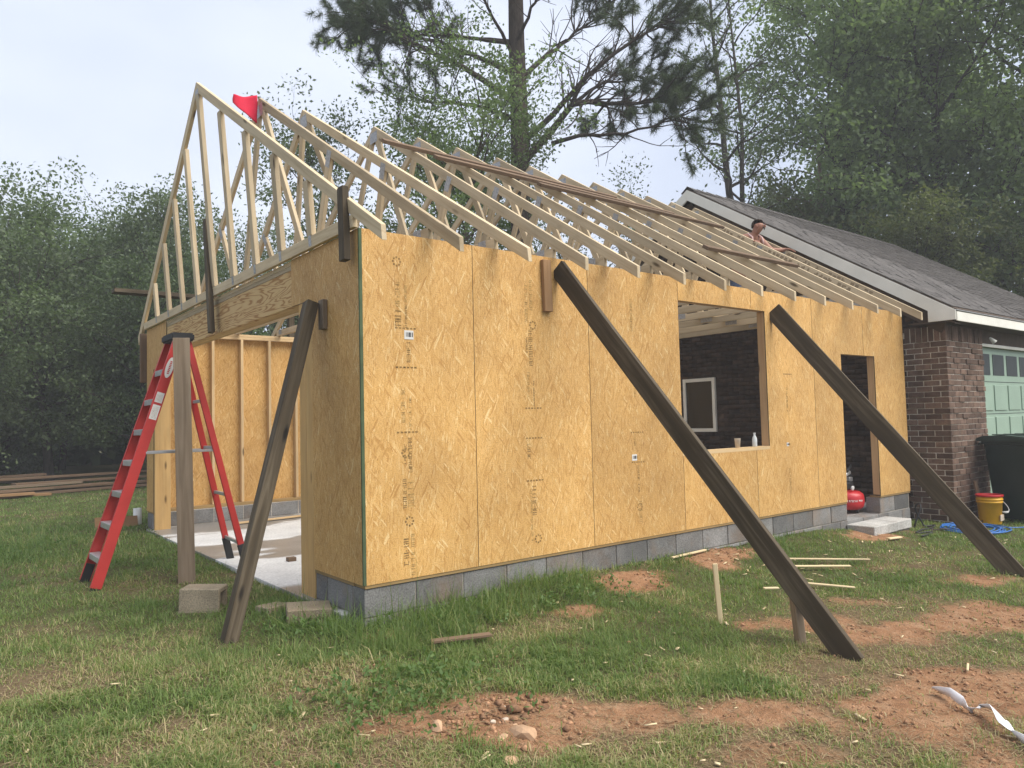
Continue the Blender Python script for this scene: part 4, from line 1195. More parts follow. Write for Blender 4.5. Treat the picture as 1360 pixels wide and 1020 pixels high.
# rocks
def rock(x, y, r, seed, label, mat='rock', sq=(1, 0.8, 0.6)):
    q = random.Random(seed)
    bm = bmesh.new(); bmesh.ops.create_icosphere(bm, subdivisions=2, radius=r)
    ds = [(Vector((q.uniform(-1, 1), q.uniform(-1, 1), q.uniform(-1, 1))).normalized(), q.uniform(0.5, 0.85)) for _ in range(12)]
    for v in bm.verts:
        for d, c in ds:
            e = v.co.dot(d)-c*r
            if e > 0: v.co -= d*e*0.9
        v.co.x *= sq[0]; v.co.y *= sq[1]; v.co.z *= sq[2]
    return tag(bm_obj('rock', bm, mat, None, T(x, y, gzf(x, y)+r*sq[2]*0.2) @ Matrix.Rotation(q.uniform(0, 6), 4, 'Z')), label, 'rock', 'rocks in the bare soil')
rock(-0.17, -1.89, 0.075, 1, 'largest tan rock in the bare red soil at the bottom of the photo', 'rock', (1.35, 0.8, 0.6))
rock(-0.08, -1.62, 0.028, 2, 'pale rounded stone at the top of the bare soil patch', 'rock_pale')
rock(-0.03, -1.66, 0.022, 3, 'small stone right of the pale rounded one', 'rock')
rock(-0.14, -1.72, 0.027, 4, 'whitest stone, between the rounded one and the largest rock', 'rock_pale')
rock(-0.19, -1.69, 0.02, 5, 'small pale stone left of the whitest one', 'rock_pale')
rock(-0.25, -1.86, 0.045, 6, 'flat tan stone just left of the largest rock', 'rock', (1.3, 0.7, 0.35))
rock(-0.45, -1.60, 0.05, 7, 'tan stone in the grass left of the bare patch', 'rock', (1.1, 0.8, 0.7))
rock(-0.15, -1.80, 0.02, 8, 'tiny stone behind the largest rock', 'rock')
rock(-0.36, -2.04, 0.045, 9, 'low tan stone at the lower left rim of the bare patch', 'rock', (1.2, 0.8, 0.4))
rock(0.03, -0.27, 0.04, 10, 'tan stone by the weeds at the front corner of the blocks', 'rock', (1.2, 0.9, 0.5))
# pebbles and clods: too many to count
def pebbles():
    q = np.random.default_rng(4)
    V, F = [], []
    base = np.array([(1, 0, 0), (-1, 0, 0), (0, 1, 0), (0, -1, 0), (0, 0, 1), (0, 0, -1)], float)
    tri = [(0, 2, 4), (2, 1, 4), (1, 3, 4), (3, 0, 4), (2, 0, 5), (1, 2, 5), (3, 1, 5), (0, 3, 5)]
    n = 0
    px = q.uniform(-1.5, 5, 130000); py = q.uniform(-3.6, 0, 130000)
    dm = dirt_at(px, py)
    keep = (q.random(130000) < dm**2*0.22+0.003)
    px, py = px[keep], py[keep]
    pz = gz(px, py)
    for x, y, z in zip(px, py, pz):
        r = (abs(q.normal(0.002, 0.005))+0.0025)*(2.0 if (x+0.1)**2+((y+1.75)*1.6)**2 < 0.22 and q.random() < 0.5 else 1.0)
        b = base*q.uniform(0.6, 1.3, (6, 1))*r*np.array([1, 1, 0.7])
        a = q.uniform(0, 6.28); c, s = math.cos(a), math.sin(a)
        b = b @ np.array([[c, -s, 0], [s, c, 0], [0, 0, 1]])
        V.append(b+np.array([x, y, z+r*0.3])); F.append(np.array(tri)+n); n += 6
    me = np_mesh('pebbles', np.concatenate(V), np.concatenate(F), ['clod'])
    tag(place(bpy.data.objects.new('pebbles', me)), 'small pebbles and clods strewn over the bare red soil', 'pebbles', None, 'stuff')
pebbles()
# white ribbon
def ribbon():
    ctrl = [(1.83, -2.84, 0.02), (1.79, -2.93, 0.045), (1.75, -3.0, 0.03), (1.70, -3.05, 0.015), (1.72, -3.10, 0.04), (1.68, -3.16, 0.06), (1.60, -3.22, 0.05), (1.54, -3.29, 0.02), (1.49, -3.37, 0.02), (1.40, -3.47, 0.02), (1.25, -3.6, 0.02)]
    V, F = [], []
    n = 60
    pts = []
    for i in range(n):
        t = i/(n-1)*(len(ctrl)-1); j = min(int(t), len(ctrl)-2); f = t-j
        p = Vector(ctrl[j]).lerp(Vector(ctrl[j+1]), f*f*(3-2*f)); p.z += gzf(p.x, p.y); pts.append(p)
    for i, p in enumerate(pts):
        d = (pts[min(i+1, n-1)]-pts[max(i-1, 0)]).normalized()
        tw = 0.5+1.3*math.sin(i*0.16)
        s = d.cross(Vector((0, 0, 1))).normalized(); u = s.cross(d)
        w = (s*math.cos(tw)+u*abs(math.sin(tw)))*0.024
        V += [tuple(p-w+Vector((0, 0, 0.012))), tuple(p+w+Vector((0, 0, 0.012)))]
    for i in range(n-1): F.append((2*i, 2*i+1, 2*i+3, 2*i+2))
    o = place(bpy.data.objects.new('plastic_ribbon', np_mesh('ribbon', V, F, ['ribbon_white'], smooth=True)))
    o.modifiers.new('thick', 'SOLIDIFY').thickness = 0.0015
    tag(o, 'twisted white plastic strap on the bare soil at the lower right', 'strap')
ribbon()
# bucket with red lid
def bucket():
    x, y = 8.86, -0.72
    z = gzf(x, y)
    t = thing('bucket', 'yellow plastic bucket with a red lid and wire handle by the brick pier', 'bucket', (x, y, z))
    bm = bmesh.new(); lathe_bm(bm, [(0.125, 0), (0.13, 0.01), (0.147, 0.28), (0.156, 0.282), (0.156, 0.30), (0.149, 0.302), (0.149, 0.315), (0.158, 0.317), (0.158, 0.335), (0.15, 0.337), (0.152, 0.365)], 28)
    bm_obj('pail', bm, 'yellow_plastic', t, T(x, y, z), True)
    bm = bmesh.new(); lathe_bm(bm, [(0.160, 0.362), (0.164, 0.366), (0.164, 0.385), (0.158, 0.39), (0.14, 0.39), (0.137, 0.372)], 28)
    bm_obj('lid', bm, 'red_plastic', t, T(x, y, z), True)
    hp = []
    for i in range(15):
        a = math.pi*i/14
        hp.append((x-0.155*math.cos(a)*0.85+0.06*math.sin(a), y-0.155*math.cos(a)*-0.5-0.17*math.sin(a), z+0.325-0.17*math.sin(a)))
    h = tube('handle', hp, 0.006, 'label_white', t, 6)
    tube('grip', hp[6:9], 0.014, 'label_white', t, 8)
    box('label_patch', x-0.07, x+0.05, y-0.148, y-0.138, z+0.05, z+0.13, 'rock_pale', t, 0.001)
bucket()
# two wheelie bins
def bin_(x, y, rz, label, mat, lidmat):
    z = gzf(x, y)
    t = thing('trash_bin', label, 'trash bin', (x, y, z), None, rz)
    B = PW[t] @ Matrix.Scale(1.08, 4)
    bm = bmesh.new()
    secs = [(0.05, 0.24, 0.26), (0.40, 0.265, 0.29), (0.86, 0.295, 0.325), (0.98, 0.305, 0.335), (0.985, 0.325, 0.36), (1.02, 0.325, 0.36)]
    rings = []
    for zz, a, b in secs:
        c = 0.05
        ring_ = [(-a+c, -b), (a-c, -b), (a, -b+c), (a, b-c), (a-c, b), (-a+c, b), (-a, b-c), (-a, -b+c)]
        rings.append([bm.verts.new((p[0], p[1], zz)) for p in ring_])
    for r0, r1 in zip(rings, rings[1:]):
        for j in range(8): bm.faces.new((r0[j], r0[(j+1) % 8], r1[(j+1) % 8], r1[j]))
    bm.faces.new(rings[0][::-1]); bm.faces.new(rings[-1])
    bm_obj('body', bm, mat, t, B)
    bm = bmesh.new()
    pr = [(-0.40, 1.022), (-0.40, 1.05), (-0.30, 1.075), (0.0, 1.105), (0.28, 1.09), (0.38, 1.06), (0.38, 1.022)]
    for s in (-0.35, 0.35): pass
    a = [bm.verts.new((-0.35, yy, zz)) for yy, zz in pr]; b = [bm.verts.new((0.35, yy, zz)) for yy, zz in pr]
    bm.faces.new(a); bm.faces.new(b[::-1])
    for i in range(len(pr)): bm.faces.new((a[i], b[i], b[(i+1) % len(pr)], a[(i+1) % len(pr)]))
    bmesh.ops.recalc_face_normals(bm, faces=bm.faces)
    bmesh.ops.bevel(bm, geom=bm.edges[:], offset=0.012, segments=2, affect='EDGES')
    bm_obj('lid', bm, lidmat, t, B)
    for i in (-0.2, 0.0, 0.2):
        place(bpy.data.objects.new('lid_rib', box_mesh(0.03, 0.5, 0.012, lidmat, 0.004)), t, B @ T(i, 0.0, 1.104))
    place(bpy.data.objects.new('front_panel', box_mesh(0.36, 0.012, 0.5, lidmat, 0.006)), t, B @ T(0, -0.292, 0.42) @ Matrix.Rotation(math.radians(4), 4, 'X'))
    for s in (-1, 1):
        bm = bmesh.new(); lathe_bm(bm, [(0.03, -0.025), (0.12, -0.025), (0.125, -0.015), (0.125, 0.015), (0.12, 0.025), (0.03, 0.025)], 20)
        bm_obj('wheel', bm, 'black_rubber', t, B @ T(s*0.28, 0.27, 0.125) @ Matrix.Rotation(math.pi/2, 4, 'Y'), True)
    tube('grab_bar', [B @ Vector((-0.25, 0.40, 0.98)), B @ Vector((-0.25, 0.43, 1.0)), B @ Vector((0.25, 0.43, 1.0)), B @ Vector((0.25, 0.40, 0.98))], 0.015, mat, t, 8)
bin_(9.47, -0.96, -0.35, 'dark green wheeled trash bin standing against the brick pier behind the bucket', 'bin_green', 'bin_green_light')
tag(beam('leaning_plank', (9.02, -0.60, -0.25), (9.02, -0.50, 0.32), 0.10, 0.022, 'brown_board', None, (0, -1, 0)), 'short brown plank leaning on the brick pier behind the bucket', 'plank')
# coiled blue hose
def hose():
    pts = []
    q = random.Random(8)
    for i in range(200):
        a = i*0.19
        r = 0.34+0.07*math.sin(a*0.31)+0.05*math.sin(a*0.77+1)
        x = 8.05+r*math.cos(a)*1.15; y = -0.82+r*math.sin(a)*0.85
        pts.append((x, y, gzf(x, y)+0.014+0.00012*i+0.004*math.sin(a*1.7)))
    for i in range(14):
        x = 8.45+0.09*i; y = -1.0-0.05*i; pts.append((x, y, gzf(x, y)+0.02))
    tag(tube('air_hose', pts, 0.0085, 'blue_hose', None, 6), 'coiled blue air hose lying in the grass under the far brace', 'hose')
    pts = []
    for i in range(26):
        a = math.pi*i/25
        pts.append((7.55+0.28*i/25, -0.30-0.06*math.sin(a*2), gzf(7.7, -0.3)+0.02+0.36*math.sin(a)**0.8*(1-0.35*i/25)))
    for i in range(20):
        x = 7.83-0.05*i+0.25*math.sin(i*0.5); y = -0.34-0.018*i
        pts.append((x, y, gzf(x, y)+0.02))
    tag(tube('power_cable', pts, 0.011, 'black_rubber', None, 6), 'black cable looping up beside the door step', 'cable')
    pts = []
    for i in range(30):
        x = 7.3+0.055*i; y = -0.62+0.06*math.sin(i*0.55)-0.004*i
        pts.append((x, y, gzf(x, y)+0.02+0.02*abs(math.sin(i*0.9))))
    tag(tube('dead_branch', pts, 0.009, 'bark', None, 5), 'thin dark dead branch lying in the grass in front of the brick pier', 'branch')
hose()
# compressor inside the side door
def compressor():
    cx, cy, z = 7.15, 0.36, 0.0
    t = thing('air_compressor', 'red pancake air compressor standing just inside the side door', 'air compressor', (cx, cy, z))
    bm = bmesh.new(); lathe_bm(bm, [(0.05, 0.045), (0.17, 0.05), (0.205, 0.085), (0.215, 0.13), (0.215, 0.20), (0.205, 0.245), (0.16, 0.28), (0.05, 0.295)], 28)
    bm_obj('tank', bm, 'red_plastic', t, T(cx, cy, z), True)
    for a in (0.4, 2.5, 4.6):
        bm = bmesh.new(); lathe_bm(bm, [(0.022, 0), (0.026, 0.06)], 10)
        bm_obj('rubber_foot', bm, 'black_rubber', t, T(cx+0.14*math.cos(a), cy+0.14*math.sin(a), z), True)
    box('motor', cx-0.13, cx+0.10, cy-0.07, cy+0.08, 0.295, 0.40, 'black_rubber', t, 0.02)
    box('pump_head', cx+0.02, cx+0.10, cy-0.05, cy+0.05, 0.40, 0.46, 'metal_plate', t, 0.01)
    tube('carry_handle', [(cx-0.18, cy, 0.27), (cx-0.18, cy, 0.44), (cx-0.14, cy, 0.48), (cx+0.14, cy, 0.48), (cx+0.18, cy, 0.44), (cx+0.18, cy, 0.27)], 0.013, 'black_rubber', t, 8)
    bm = bmesh.new(); lathe_bm(bm, [(0.028, 0), (0.03, 0.004), (0.03, 0.018), (0.026, 0.02)], 16)
    bm_obj('gauge', bm, 'label_white', t, T(cx-0.08, cy-0.12, 0.33) @ Matrix.Rotation(math.radians(100), 4, 'X'), True)
    # white lettering band on the tank, as small raised strokes too small to read
    r = random.Random(2); bm = bmesh.new()
    for i in range(9):
        a = math.radians(-152+i*7)
        for x0, y0, x1, y1 in glyph_rects(r, 0.016, 0.026):
            vs = []
            for (u, v) in ((x0, y0), (x1, y0), (x1, y1), (x0, y1)):
                aa = a+u/0.216
                vs.append(bm.verts.new((0.2165*math.cos(aa), 0.2165*math.sin(aa), 0.155+v)))
            bm.faces.new(vs)
    tag(bm_obj('tank_lettering', bm, 'label_white', t, T(cx, cy, z)), kind='stuff')
    g = thing('nail_gun', 'nail gun resting on top of the red air compressor', 'nail gun', (cx-0.05, cy-0.05, 0.49))
    beam('barrel', (cx-0.20, cy-0.1, 0.505), (cx+0.06, cy-0.02, 0.52), 0.05, 0.045, 'aluminium', g, (0, 0, 1), 0.01)
    beam('grip', (cx-0.02, cy-0.05, 0.50), (cx+0.20, cy+0.06, 0.56), 0.035, 0.04, 'black_rubber', g, (0, 0, 1), 0.01)
    beam('magazine', (cx-0.18, cy-0.12, 0.55), (cx+0.16, cy-0.0, 0.60), 0.02, 0.035, 'black_rubber', g, (0, 0, 1), 0.006)
compressor()
# bottle and cup on the window sill
bm = bmesh.new(); lathe_bm(bm, [(0.030, 0), (0.033, 0.006), (0.031, 0.05), (0.033, 0.09), (0.028, 0.12), (0.014, 0.15), (0.013, 0.165)], 18)
bo = thing('water_bottle', 'clear plastic water bottle standing on the sill of the big window opening', 'bottle', (4.66, 0.05, 0.967))
bm_obj('bottle_body', bm, 'clear_plastic', bo, T(4.66, 0.05, 0.967) @ Matrix.Scale(0.8, 4), True)
bm = bmesh.new(); lathe_bm(bm, [(0.016, 0.165), (0.016, 0.185)], 14)
bm_obj('cap', bm, 'label_white', bo, T(4.66, 0.05, 0.967) @ Matrix.Scale(0.8, 4), True)
bm = bmesh.new(); lathe_bm(bm, [(0.028, 0), (0.037, 0.11), (0.039, 0.115), (0.036, 0.115), (0.028, 0.02)], 18)
tag(bm_obj('paper_cup', bm, 'rock_pale', None, T(4.35, 0.05, 0.967) @ Matrix.Scale(0.85, 4), True), 'small pale cup on the window sill left of the bottle', 'cup')

# ------------------------------------------------------------------ trees
def tubes_np(paths, sides=5):
    """list of (points Nx3, radii N) -> merged tube mesh arrays"""
    V, F = [], []
    n = 0
    ca = np.cos(np.arange(sides)*2*np.pi/sides); sa = np.sin(np.arange(sides)*2*np.pi/sides)
    for P, Rr in paths:
        P = np.asarray(P, float)
        d = np.gradient(P, axis=0); d /= np.linalg.norm(d, axis=1, keepdims=True)+1e-9
        ref = np.array([0.31, 0.17, 0.93]) if abs(d[:, 2]).mean() < 0.8 else np.array([0.9, 0.3, 0.1])
        a = np.cross(d, ref); a /= np.linalg.norm(a, axis=1, keepdims=True)
        b = np.cross(d, a)
        r = np.asarray(Rr)[:, None, None]
        ring_ = P[:, None, :] + r*(ca[None, :, None]*a[:, None, :] + sa[None, :, None]*b[:, None, :])
        m = len(P)
        V.append(ring_.reshape(-1, 3))
        i = np.arange(m-1)[:, None]*sides; j = np.arange(sides)[None, :]; j2 = (j+1) % sides
        F.append(np.stack([i+j, i+j2, i+sides+j2, i+sides+j], -1).reshape(-1, 4)+n)
        n += m*sides
    return np.concatenate(V), np.concatenate(F)
def leaves_np(q, A, D, per, spread, size, droop=0.25, flat=0.5):
    """diamond leaves scattered in flattened pads round anchor points A with twig direction D"""
    n = len(A)*per
    g = q.normal(0, 1, (n, 3)); gl = np.linalg.norm(g, axis=1, keepdims=True)
    g *= np.minimum(1, 2.0/gl)
    P = np.repeat(A, per, 0) + g*spread*np.array([1, 1, flat])
    dr = np.repeat(D, per, 0)*0.6 + q.normal(0, 1, (n, 3))*0.75
    dr[:, 2] -= droop
    dr /= np.linalg.norm(dr, axis=1, keepdims=True)
    nm = q.normal(0, 1, (n, 3)); nm[:, 2] += 1.5
    sd2 = np.cross(dr, nm); sd2 /= np.linalg.norm(sd2, axis=1, keepdims=True)+1e-9
    s = size*q.uniform(0.6, 1.35, (n, 1))
    V = np.stack([P, P+dr*s*0.5+sd2*s*0.28, P+dr*s, P+dr*s*0.5-sd2*s*0.28], 1).reshape(-1, 3)
    F = np.arange(n*4).reshape(-1, 4)
    cc = np.floor(A/0.9).astype(int); hh = ((cc[:, 0]*73856093) ^ (cc[:, 1]*19349663) ^ (cc[:, 2]*83492791)) % 1000/1000.0
    cl = np.repeat(0.28*q.random(len(A))+0.32*hh, per)
    tone = np.repeat(np.clip(cl+q.uniform(0, 0.42, n), 0, 1), 4)
    return V, F, tone
def bend_path(q, p, d, ln, n, wob, grav=0.0):
    pts = [np.array(p, float)]
    d = np.array(d, float); d /= np.linalg.norm(d)
    for i in range(n-1):
        d = d + q.normal(0, wob, 3) + np.array([0, 0, grav]); d /= np.linalg.norm(d)
        pts.append(pts[-1]+d*ln/(n-1))
    return np.array(pts)
def broadleaf(q, h, r0, base, rad, limbs, subs, per, leaf, spread=0.22, up=0.55, top=0.25, twigs=3, grav=0.02, shape=1.0):
    paths = []; A = []; D = []
    tr = bend_path(q, (0, 0, -0.3), (q.normal(0, 0.03), q.normal(0, 0.03), 1), h*0.92+0.3, 14, 0.035)
    paths.append((tr, np.linspace(r0, r0*0.12, 14)))
    az = q.uniform(0, 6.28)
    for i in range(limbs):
        t = base + (0.97-base)*(i+0.5*q.random())/limbs
        p = tr[0] + 0
        f = t*13; j = min(int(f), 12); p = tr[j]*(1-(f-j)) + tr[j+1]*(f-j)
        az += 2.4+q.normal(0, 0.3)
        u = (t-base)/(1-base)
        ln = rad*(top+(1-top)*math.sin(math.pi*min(1, 0.22+0.72*(1-u)))**shape)*q.uniform(0.75, 1.15)
        el = up + 0.5*u + q.normal(0, 0.12)
        d = (math.cos(az)*math.cos(el), math.sin(az)*math.cos(el), math.sin(el))
        lp = bend_path(q, p, d, ln, 8, 0.12, grav)
        lr = r0*0.36*(1-0.6*u)
        paths.append((lp, np.linspace(lr, lr*0.2, 8)))
        for s in range(subs):
            k = 2+int(q.integers(0, 6)); k = min(k, 7)
            sp = lp[k]
            dd = (lp[k]-lp[k-1]); dd /= np.linalg.norm(dd)
            dd = dd + q.normal(0, 0.65, 3) + np.array([0, 0, 0.25])
            sl_ = ln*q.uniform(0.25, 0.48)
            sb = bend_path(q, sp, dd, sl_, 5, 0.18, 0.02)
            paths.append((sb, np.linspace(lr*0.3, lr*0.08, 5)))
            for w in range(twigs):
                k2 = 1+int(q.integers(0, 4))
                td = (sb[k2]-sb[k2-1]); td /= np.linalg.norm(td)
                td = td + q.normal(0, 0.6, 3); td /= np.linalg.norm(td)
                tl = q.uniform(0.25, 0.7)*max(0.6, rad/4)
                paths.append((np.array([sb[k2], sb[k2]+td*tl*0.55+np.array([0, 0, 0.02]), sb[k2]+td*tl]), np.array([lr*0.1, lr*0.07, lr*0.04])))
                A.append(sb[k2]+td*tl*0.8); D.append(td)
            A.append(sb[-1]); D.append(dd/np.linalg.norm(dd))
        A.append(lp[-1]); D.append((lp[-1]-lp[-2])/np.linalg.norm(lp[-1]-lp[-2]))
    A = np.array(A); D = np.array(D)
    V, F, tone = leaves_np(q, A, D, per, spread, leaf)
    tv, tf = tubes_np(paths)
    return (tv, tf), (V, F, tone)
TREE_CACHE = {}
def tree(name, label, cat, x, y, kind, seed, leafmat, group=None, scale=1.0, rz=0.0, share=None, **kw):
    if share and share in TREE_CACHE:
        mt, ml = TREE_CACHE[share]
    else:
        q = np.random.default_rng(seed)
        (tv, tf), (V, F, tone) = broadleaf(q, **kw)
        mt = np_mesh('trunk', tv, tf, ['bark'], smooth=True)
        ml = np_mesh('crown', V, F, [leafmat], tone=tone)
        if share: TREE_CACHE[share] = (mt, ml)
    t = thing(name, label, cat, (x, y, gzf(x, y)), group, rz)
    B = PW[t] @ Matrix.Scale(scale, 4)
    place(bpy.data.objects.new('trunk', mt), t, B)
    c = place(bpy.data.objects.new('crown', ml), t, B)
    return t

# the big pine behind the garage
def pine():
    q = np.random.default_rng(21)
    bx, by = 8.22, 8.35
    t = thing('pine_tree', 'large dark pine with long bare limbs rising behind the garage roof', 'pine tree', (bx, by, -0.1))
    rr = np.array([0.785, -0.619, 0.0]); dp = np.array([0.62, 0.785, 0.0])
    def W_(s, z, d=0.0): return np.array([bx, by, 0]) + rr*s + dp*d + np.array([0, 0, z])
    paths = []; tufts = []
    tr = np.array([W_(0.02*math.sin(i*1.3), -0.3+i*1.3, 0.03*math.cos(i)) for i in range(14)])
    tr[:, :2] += np.linspace(0, 0.1, 14)[:, None]*rr[:2]
    paths.append((tr, np.linspace(0.33, 0.12, 14)))
    def limb(ctrl, r, ntw, tuft_from=0.5, dens=1.0, wob=0.04):
        c = np.array([W_(*k) for k in ctrl])
        m = 14
        tt = np.linspace(0, len(c)-1, m)
        P = np.array([[np.interp(v, np.arange(len(c)), c[:, a]) for a in range(3)] for v in tt])
        P[1:-1] = (P[:-2]+2*P[1:-1]+P[2:])/4
        P += q.normal(0, wob, P.shape)*np.linspace(0, 1, m)[:, None]
        paths.append((P, np.linspace(r, r*0.18, m)))
        for i in range(ntw):
            k = int(q.integers(int(m*0.3), m)); k = min(k, m-1)
            d = P[k]-P[k-1]; d /= np.linalg.norm(d)
            d = d*0.7 + q.normal(0, 0.55, 3) + np.array([0, 0, 0.18]); d /= np.linalg.norm(d)
            ln = q.uniform(0.5, 1.35)
            tw = bend_path(q, P[k], d, ln, 6, 0.16, 0.03)
            paths.append((tw, np.linspace(r*0.28, 0.006, 6)))
            for j in range(3):
                d2 = (tw[-1]-tw[-2]); d2 /= np.linalg.norm(d2); d2 = d2+q.normal(0, 0.5, 3); d2 /= np.linalg.norm(d2)
                k3 = int(q.integers(2, 6))
                t3 = bend_path(q, tw[k3], d2, q.uniform(0.2, 0.55), 4, 0.15, 0.03)
                paths.append((t3, np.linspace(0.009, 0.004, 4)))
                if k/m > tuft_from and q.random() < dens:
                    for e in (2, 3): tufts.append((t3[e], d2))
            if k/m > tuft_from and q.random() < dens: tufts.append((tw[-1], d)); tufts.append((tw[-2], d))
        if True: tufts.append((P[-1], d))
    # limbs seen against the sky: (sideways, height, depth)
    limb([(0.1, 7.7, 0), (0.9, 8.3, -0.2), (1.7, 9.1, -0.5), (2.9, 9.9, -0.7), (3.5, 10.2, -0.8)], 0.085, 37, 0.50)
    limb([(0.1, 7.2, 0), (0.9, 8.0, -0.2), (1.3, 8.5, -0.4), (1.9, 8.4, -0.5), (2.9, 8.3, -0.6), (3.7, 8.5, -0.7)], 0.10, 48, 0.55)
    limb([(1.2, 8.4, -0.3), (1.9, 8.9, -0.3), (2.5, 9.2, 0.2), (3.3, 9.4, 0.5)], 0.05, 29, 0.45)
    limb([(0.8, 7.6, -0.2), (1.4, 7.65, -0.5), (2.3, 7.6, -0.6), (3.2, 7.75, -0.7), (3.7, 7.95, -0.7)], 0.055, 29, 0.55, 0.9)
    limb([(-0.1, 8.7, 0), (-1.0, 9.3, -0.3), (-1.9, 9.6, -0.6), (-2.7, 10.0, -0.8), (-3.3, 10.3, -0.8)], 0.08, 44, 0.50)
    limb([(-0.1, 9.4, 0), (-1.1, 10.0, 0.3), (-2.1, 10.5, 0.5), (-3.0, 10.8, 0.6)], 0.07, 37, 0.45)
    limb([(-0.1, 8.3, 0), (-0.9, 8.8, 0.4), (-1.9, 9.1, 0.8), (-2.8, 9.2, 0.9)], 0.06, 20, 0.70, 0.5)
    limb([(0.1, 9.2, 0), (0.9, 10.0, 0.3), (1.6, 10.6, 0.5), (2.4, 11.2, 0.6)], 0.07, 33, 0.50)
    limb([(0.0, 9.9, 0), (0.5, 10.7, -0.8), (0.9, 11.3, -1.6)], 0.05, 20, 0.50)
    limb([(0.0, 9.7, 0), (-0.6, 10.5, -0.9), (-1.2, 11.0, -1.7)], 0.05, 22, 0.50)
    for i in range(16):      # crown above and behind
        z = q.uniform(10, 16.5); a = q.uniform(0, 6.28); ln = (17.5-z)*0.42+0.8
        limb([(0, z, 0), (ln*0.5*math.cos(a), z+0.5, ln*0.5*math.sin(a)), (ln*math.cos(a), z+0.9, ln*math.sin(a))], 0.05, 18, 0.40)
    tv, tf = tubes_np(paths)
    place(bpy.data.objects.new('trunk', np_mesh('trunk', tv-np.array([bx, by, -0.1]), tf, ['bark_pine'], smooth=True)), t, PW[t])
    TP = np.array([a for a, b in tufts]); TD = np.array([b for a, b in tufts])
    per = 62
    n = len(TP)*per
    d = np.repeat(TD, per, 0)*0.55 + q.normal(0, 0.6, (n, 3)); d /= np.linalg.norm(d, axis=1, keepdims=True)
    P = np.repeat(TP, per, 0) - np.repeat(TD, per, 0)*q.uniform(0, 0.16, (n, 1))
    s = np.cross(d, q.normal(0, 1, (n, 3))); s /= np.linalg.norm(s, axis=1, keepdims=True)
    ln = q.uniform(0.13, 0.23, (n, 1)); wd = 0.0055
    Vv = np.stack([P-s*wd, P+s*wd, P+d*ln+np.array([0, 0, -0.02])], 1).reshape(-1, 3)
    tone = np.repeat(np.clip(np.repeat(q.uniform(0, 0.5, len(TP)), per)+q.uniform(0, 0.5, n), 0, 1), 3)
    place(bpy.data.objects.new('crown', np_mesh('crown', Vv-np.array([bx, by, -0.1]), np.arange(n*3).reshape(-1, 3), ['needles'], tone=tone)), t, PW[t])
    print('pine needles', n)
pine()

# broadleaf trees near the pine
tree('leafy_tree', 'green broadleaf tree left of the pine trunk, above the middle trusses', 'tree', 6.3, 8.6, 0, 101, 'leaf_mid', h=8.6, r0=0.13, base=0.3, rad=2.5, limbs=24, subs=8, per=32, leaf=0.085, spread=0.23, up=0.5)
tree('leafy_tree', 'broadleaf sapling with wispy twigs at the left end of the pine, over the fourth truss', 'tree', 4.3, 9.6, 0, 102, 'leaf_gray', h=8.0, r0=0.09, base=0.3, rad=2.0, limbs=20, subs=6, per=25, leaf=0.08, spread=0.20, up=0.7)
tree('leafy_tree', 'thin broadleaf sapling right of the pine trunk with drooping twigs', 'tree', 10.2, 8.6, 0, 103, 'leaf_gray', h=6.9, r0=0.08, base=0.35, rad=2.2, limbs=18, subs=6, per=22, leaf=0.075, spread=0.23, up=0.35)
tree('leafy_tree', 'dense broadleaf tree standing right behind the pine trunk', 'tree', 8.2, 11.0, 0, 104, 'leaf_dark', h=8.8, r0=0.14, base=0.2, rad=2.9, limbs=22, subs=8, per=32, leaf=0.095, spread=0.27)
# far trees seen through the gable truss
tree('far_tree', 'hazy green tree seen through the left studs of the gable truss', 'tree', 3.2, 21.0, 0, 111, 'leaf_gray', h=7.2, r0=0.12, base=0.15, rad=2.9, limbs=20, subs=6, per=32, leaf=0.115, spread=0.34, up=0.6)
tree('far_tree', 'hazy green tree seen through the right studs of the gable truss', 'tree', 6.8, 19.5, 0, 112, 'leaf_gray', h=6.8, r0=0.12, base=0.15, rad=2.8, limbs=20, subs=6, per=32, leaf=0.115, spread=0.34, up=0.6, share='ft')
tree('far_tree', 'green tree low behind the trusses between the gable and the pine', 'tree', 9.2, 18.0, 0, 112, 'leaf_gray', None, 0.92, 2.0, share='ft')
# left side
tree('left_tree', 'tall thin topped tree at the far left edge of the photo', 'tree', -2.4, 18.0, 0, 121, 'leaf_gray', h=5.6, r0=0.15, base=0.26, rad=3.0, limbs=20, subs=6, per=30, leaf=0.105, spread=0.30, up=0.45)
tree('left_tree', 'dark green tree over the lumber pile, left of the ladder', 'tree', 0.2, 18.4, 0, 122, 'leaf_dark', h=7.0, r0=0.14, base=0.24, rad=2.9, limbs=24, subs=7, per=32, leaf=0.115, spread=0.35, up=0.4, share='lt')
tree('left_tree', 'feathery topped tree just left of the gable end', 'tree', 2.6, 17.0, 0, 123, 'leaf_gray', h=7.0, r0=0.12, base=0.1, rad=2.3, limbs=22, subs=6, per=32, leaf=0.10, spread=0.27, up=0.75)
tree('left_tree', 'dark tree at the left behind the old lumber, lower than its neighbours', 'tree', -2.0, 15.8, 0, 122, 'leaf_dark', None, 0.72, 1.1, share='lt')
tree('left_tree', 'dark bushy tree right behind the ladder', 'tree', 1.7, 16.4, 0, 122, 'leaf_dark', None, 0.74, 2.6, share='lt')
tree('left_tree', 'dark tree in the second row behind the lumber pile', 'tree', -0.6, 21.5, 0, 122, 'leaf_dark', None, 0.95, 4.0, share='lt')
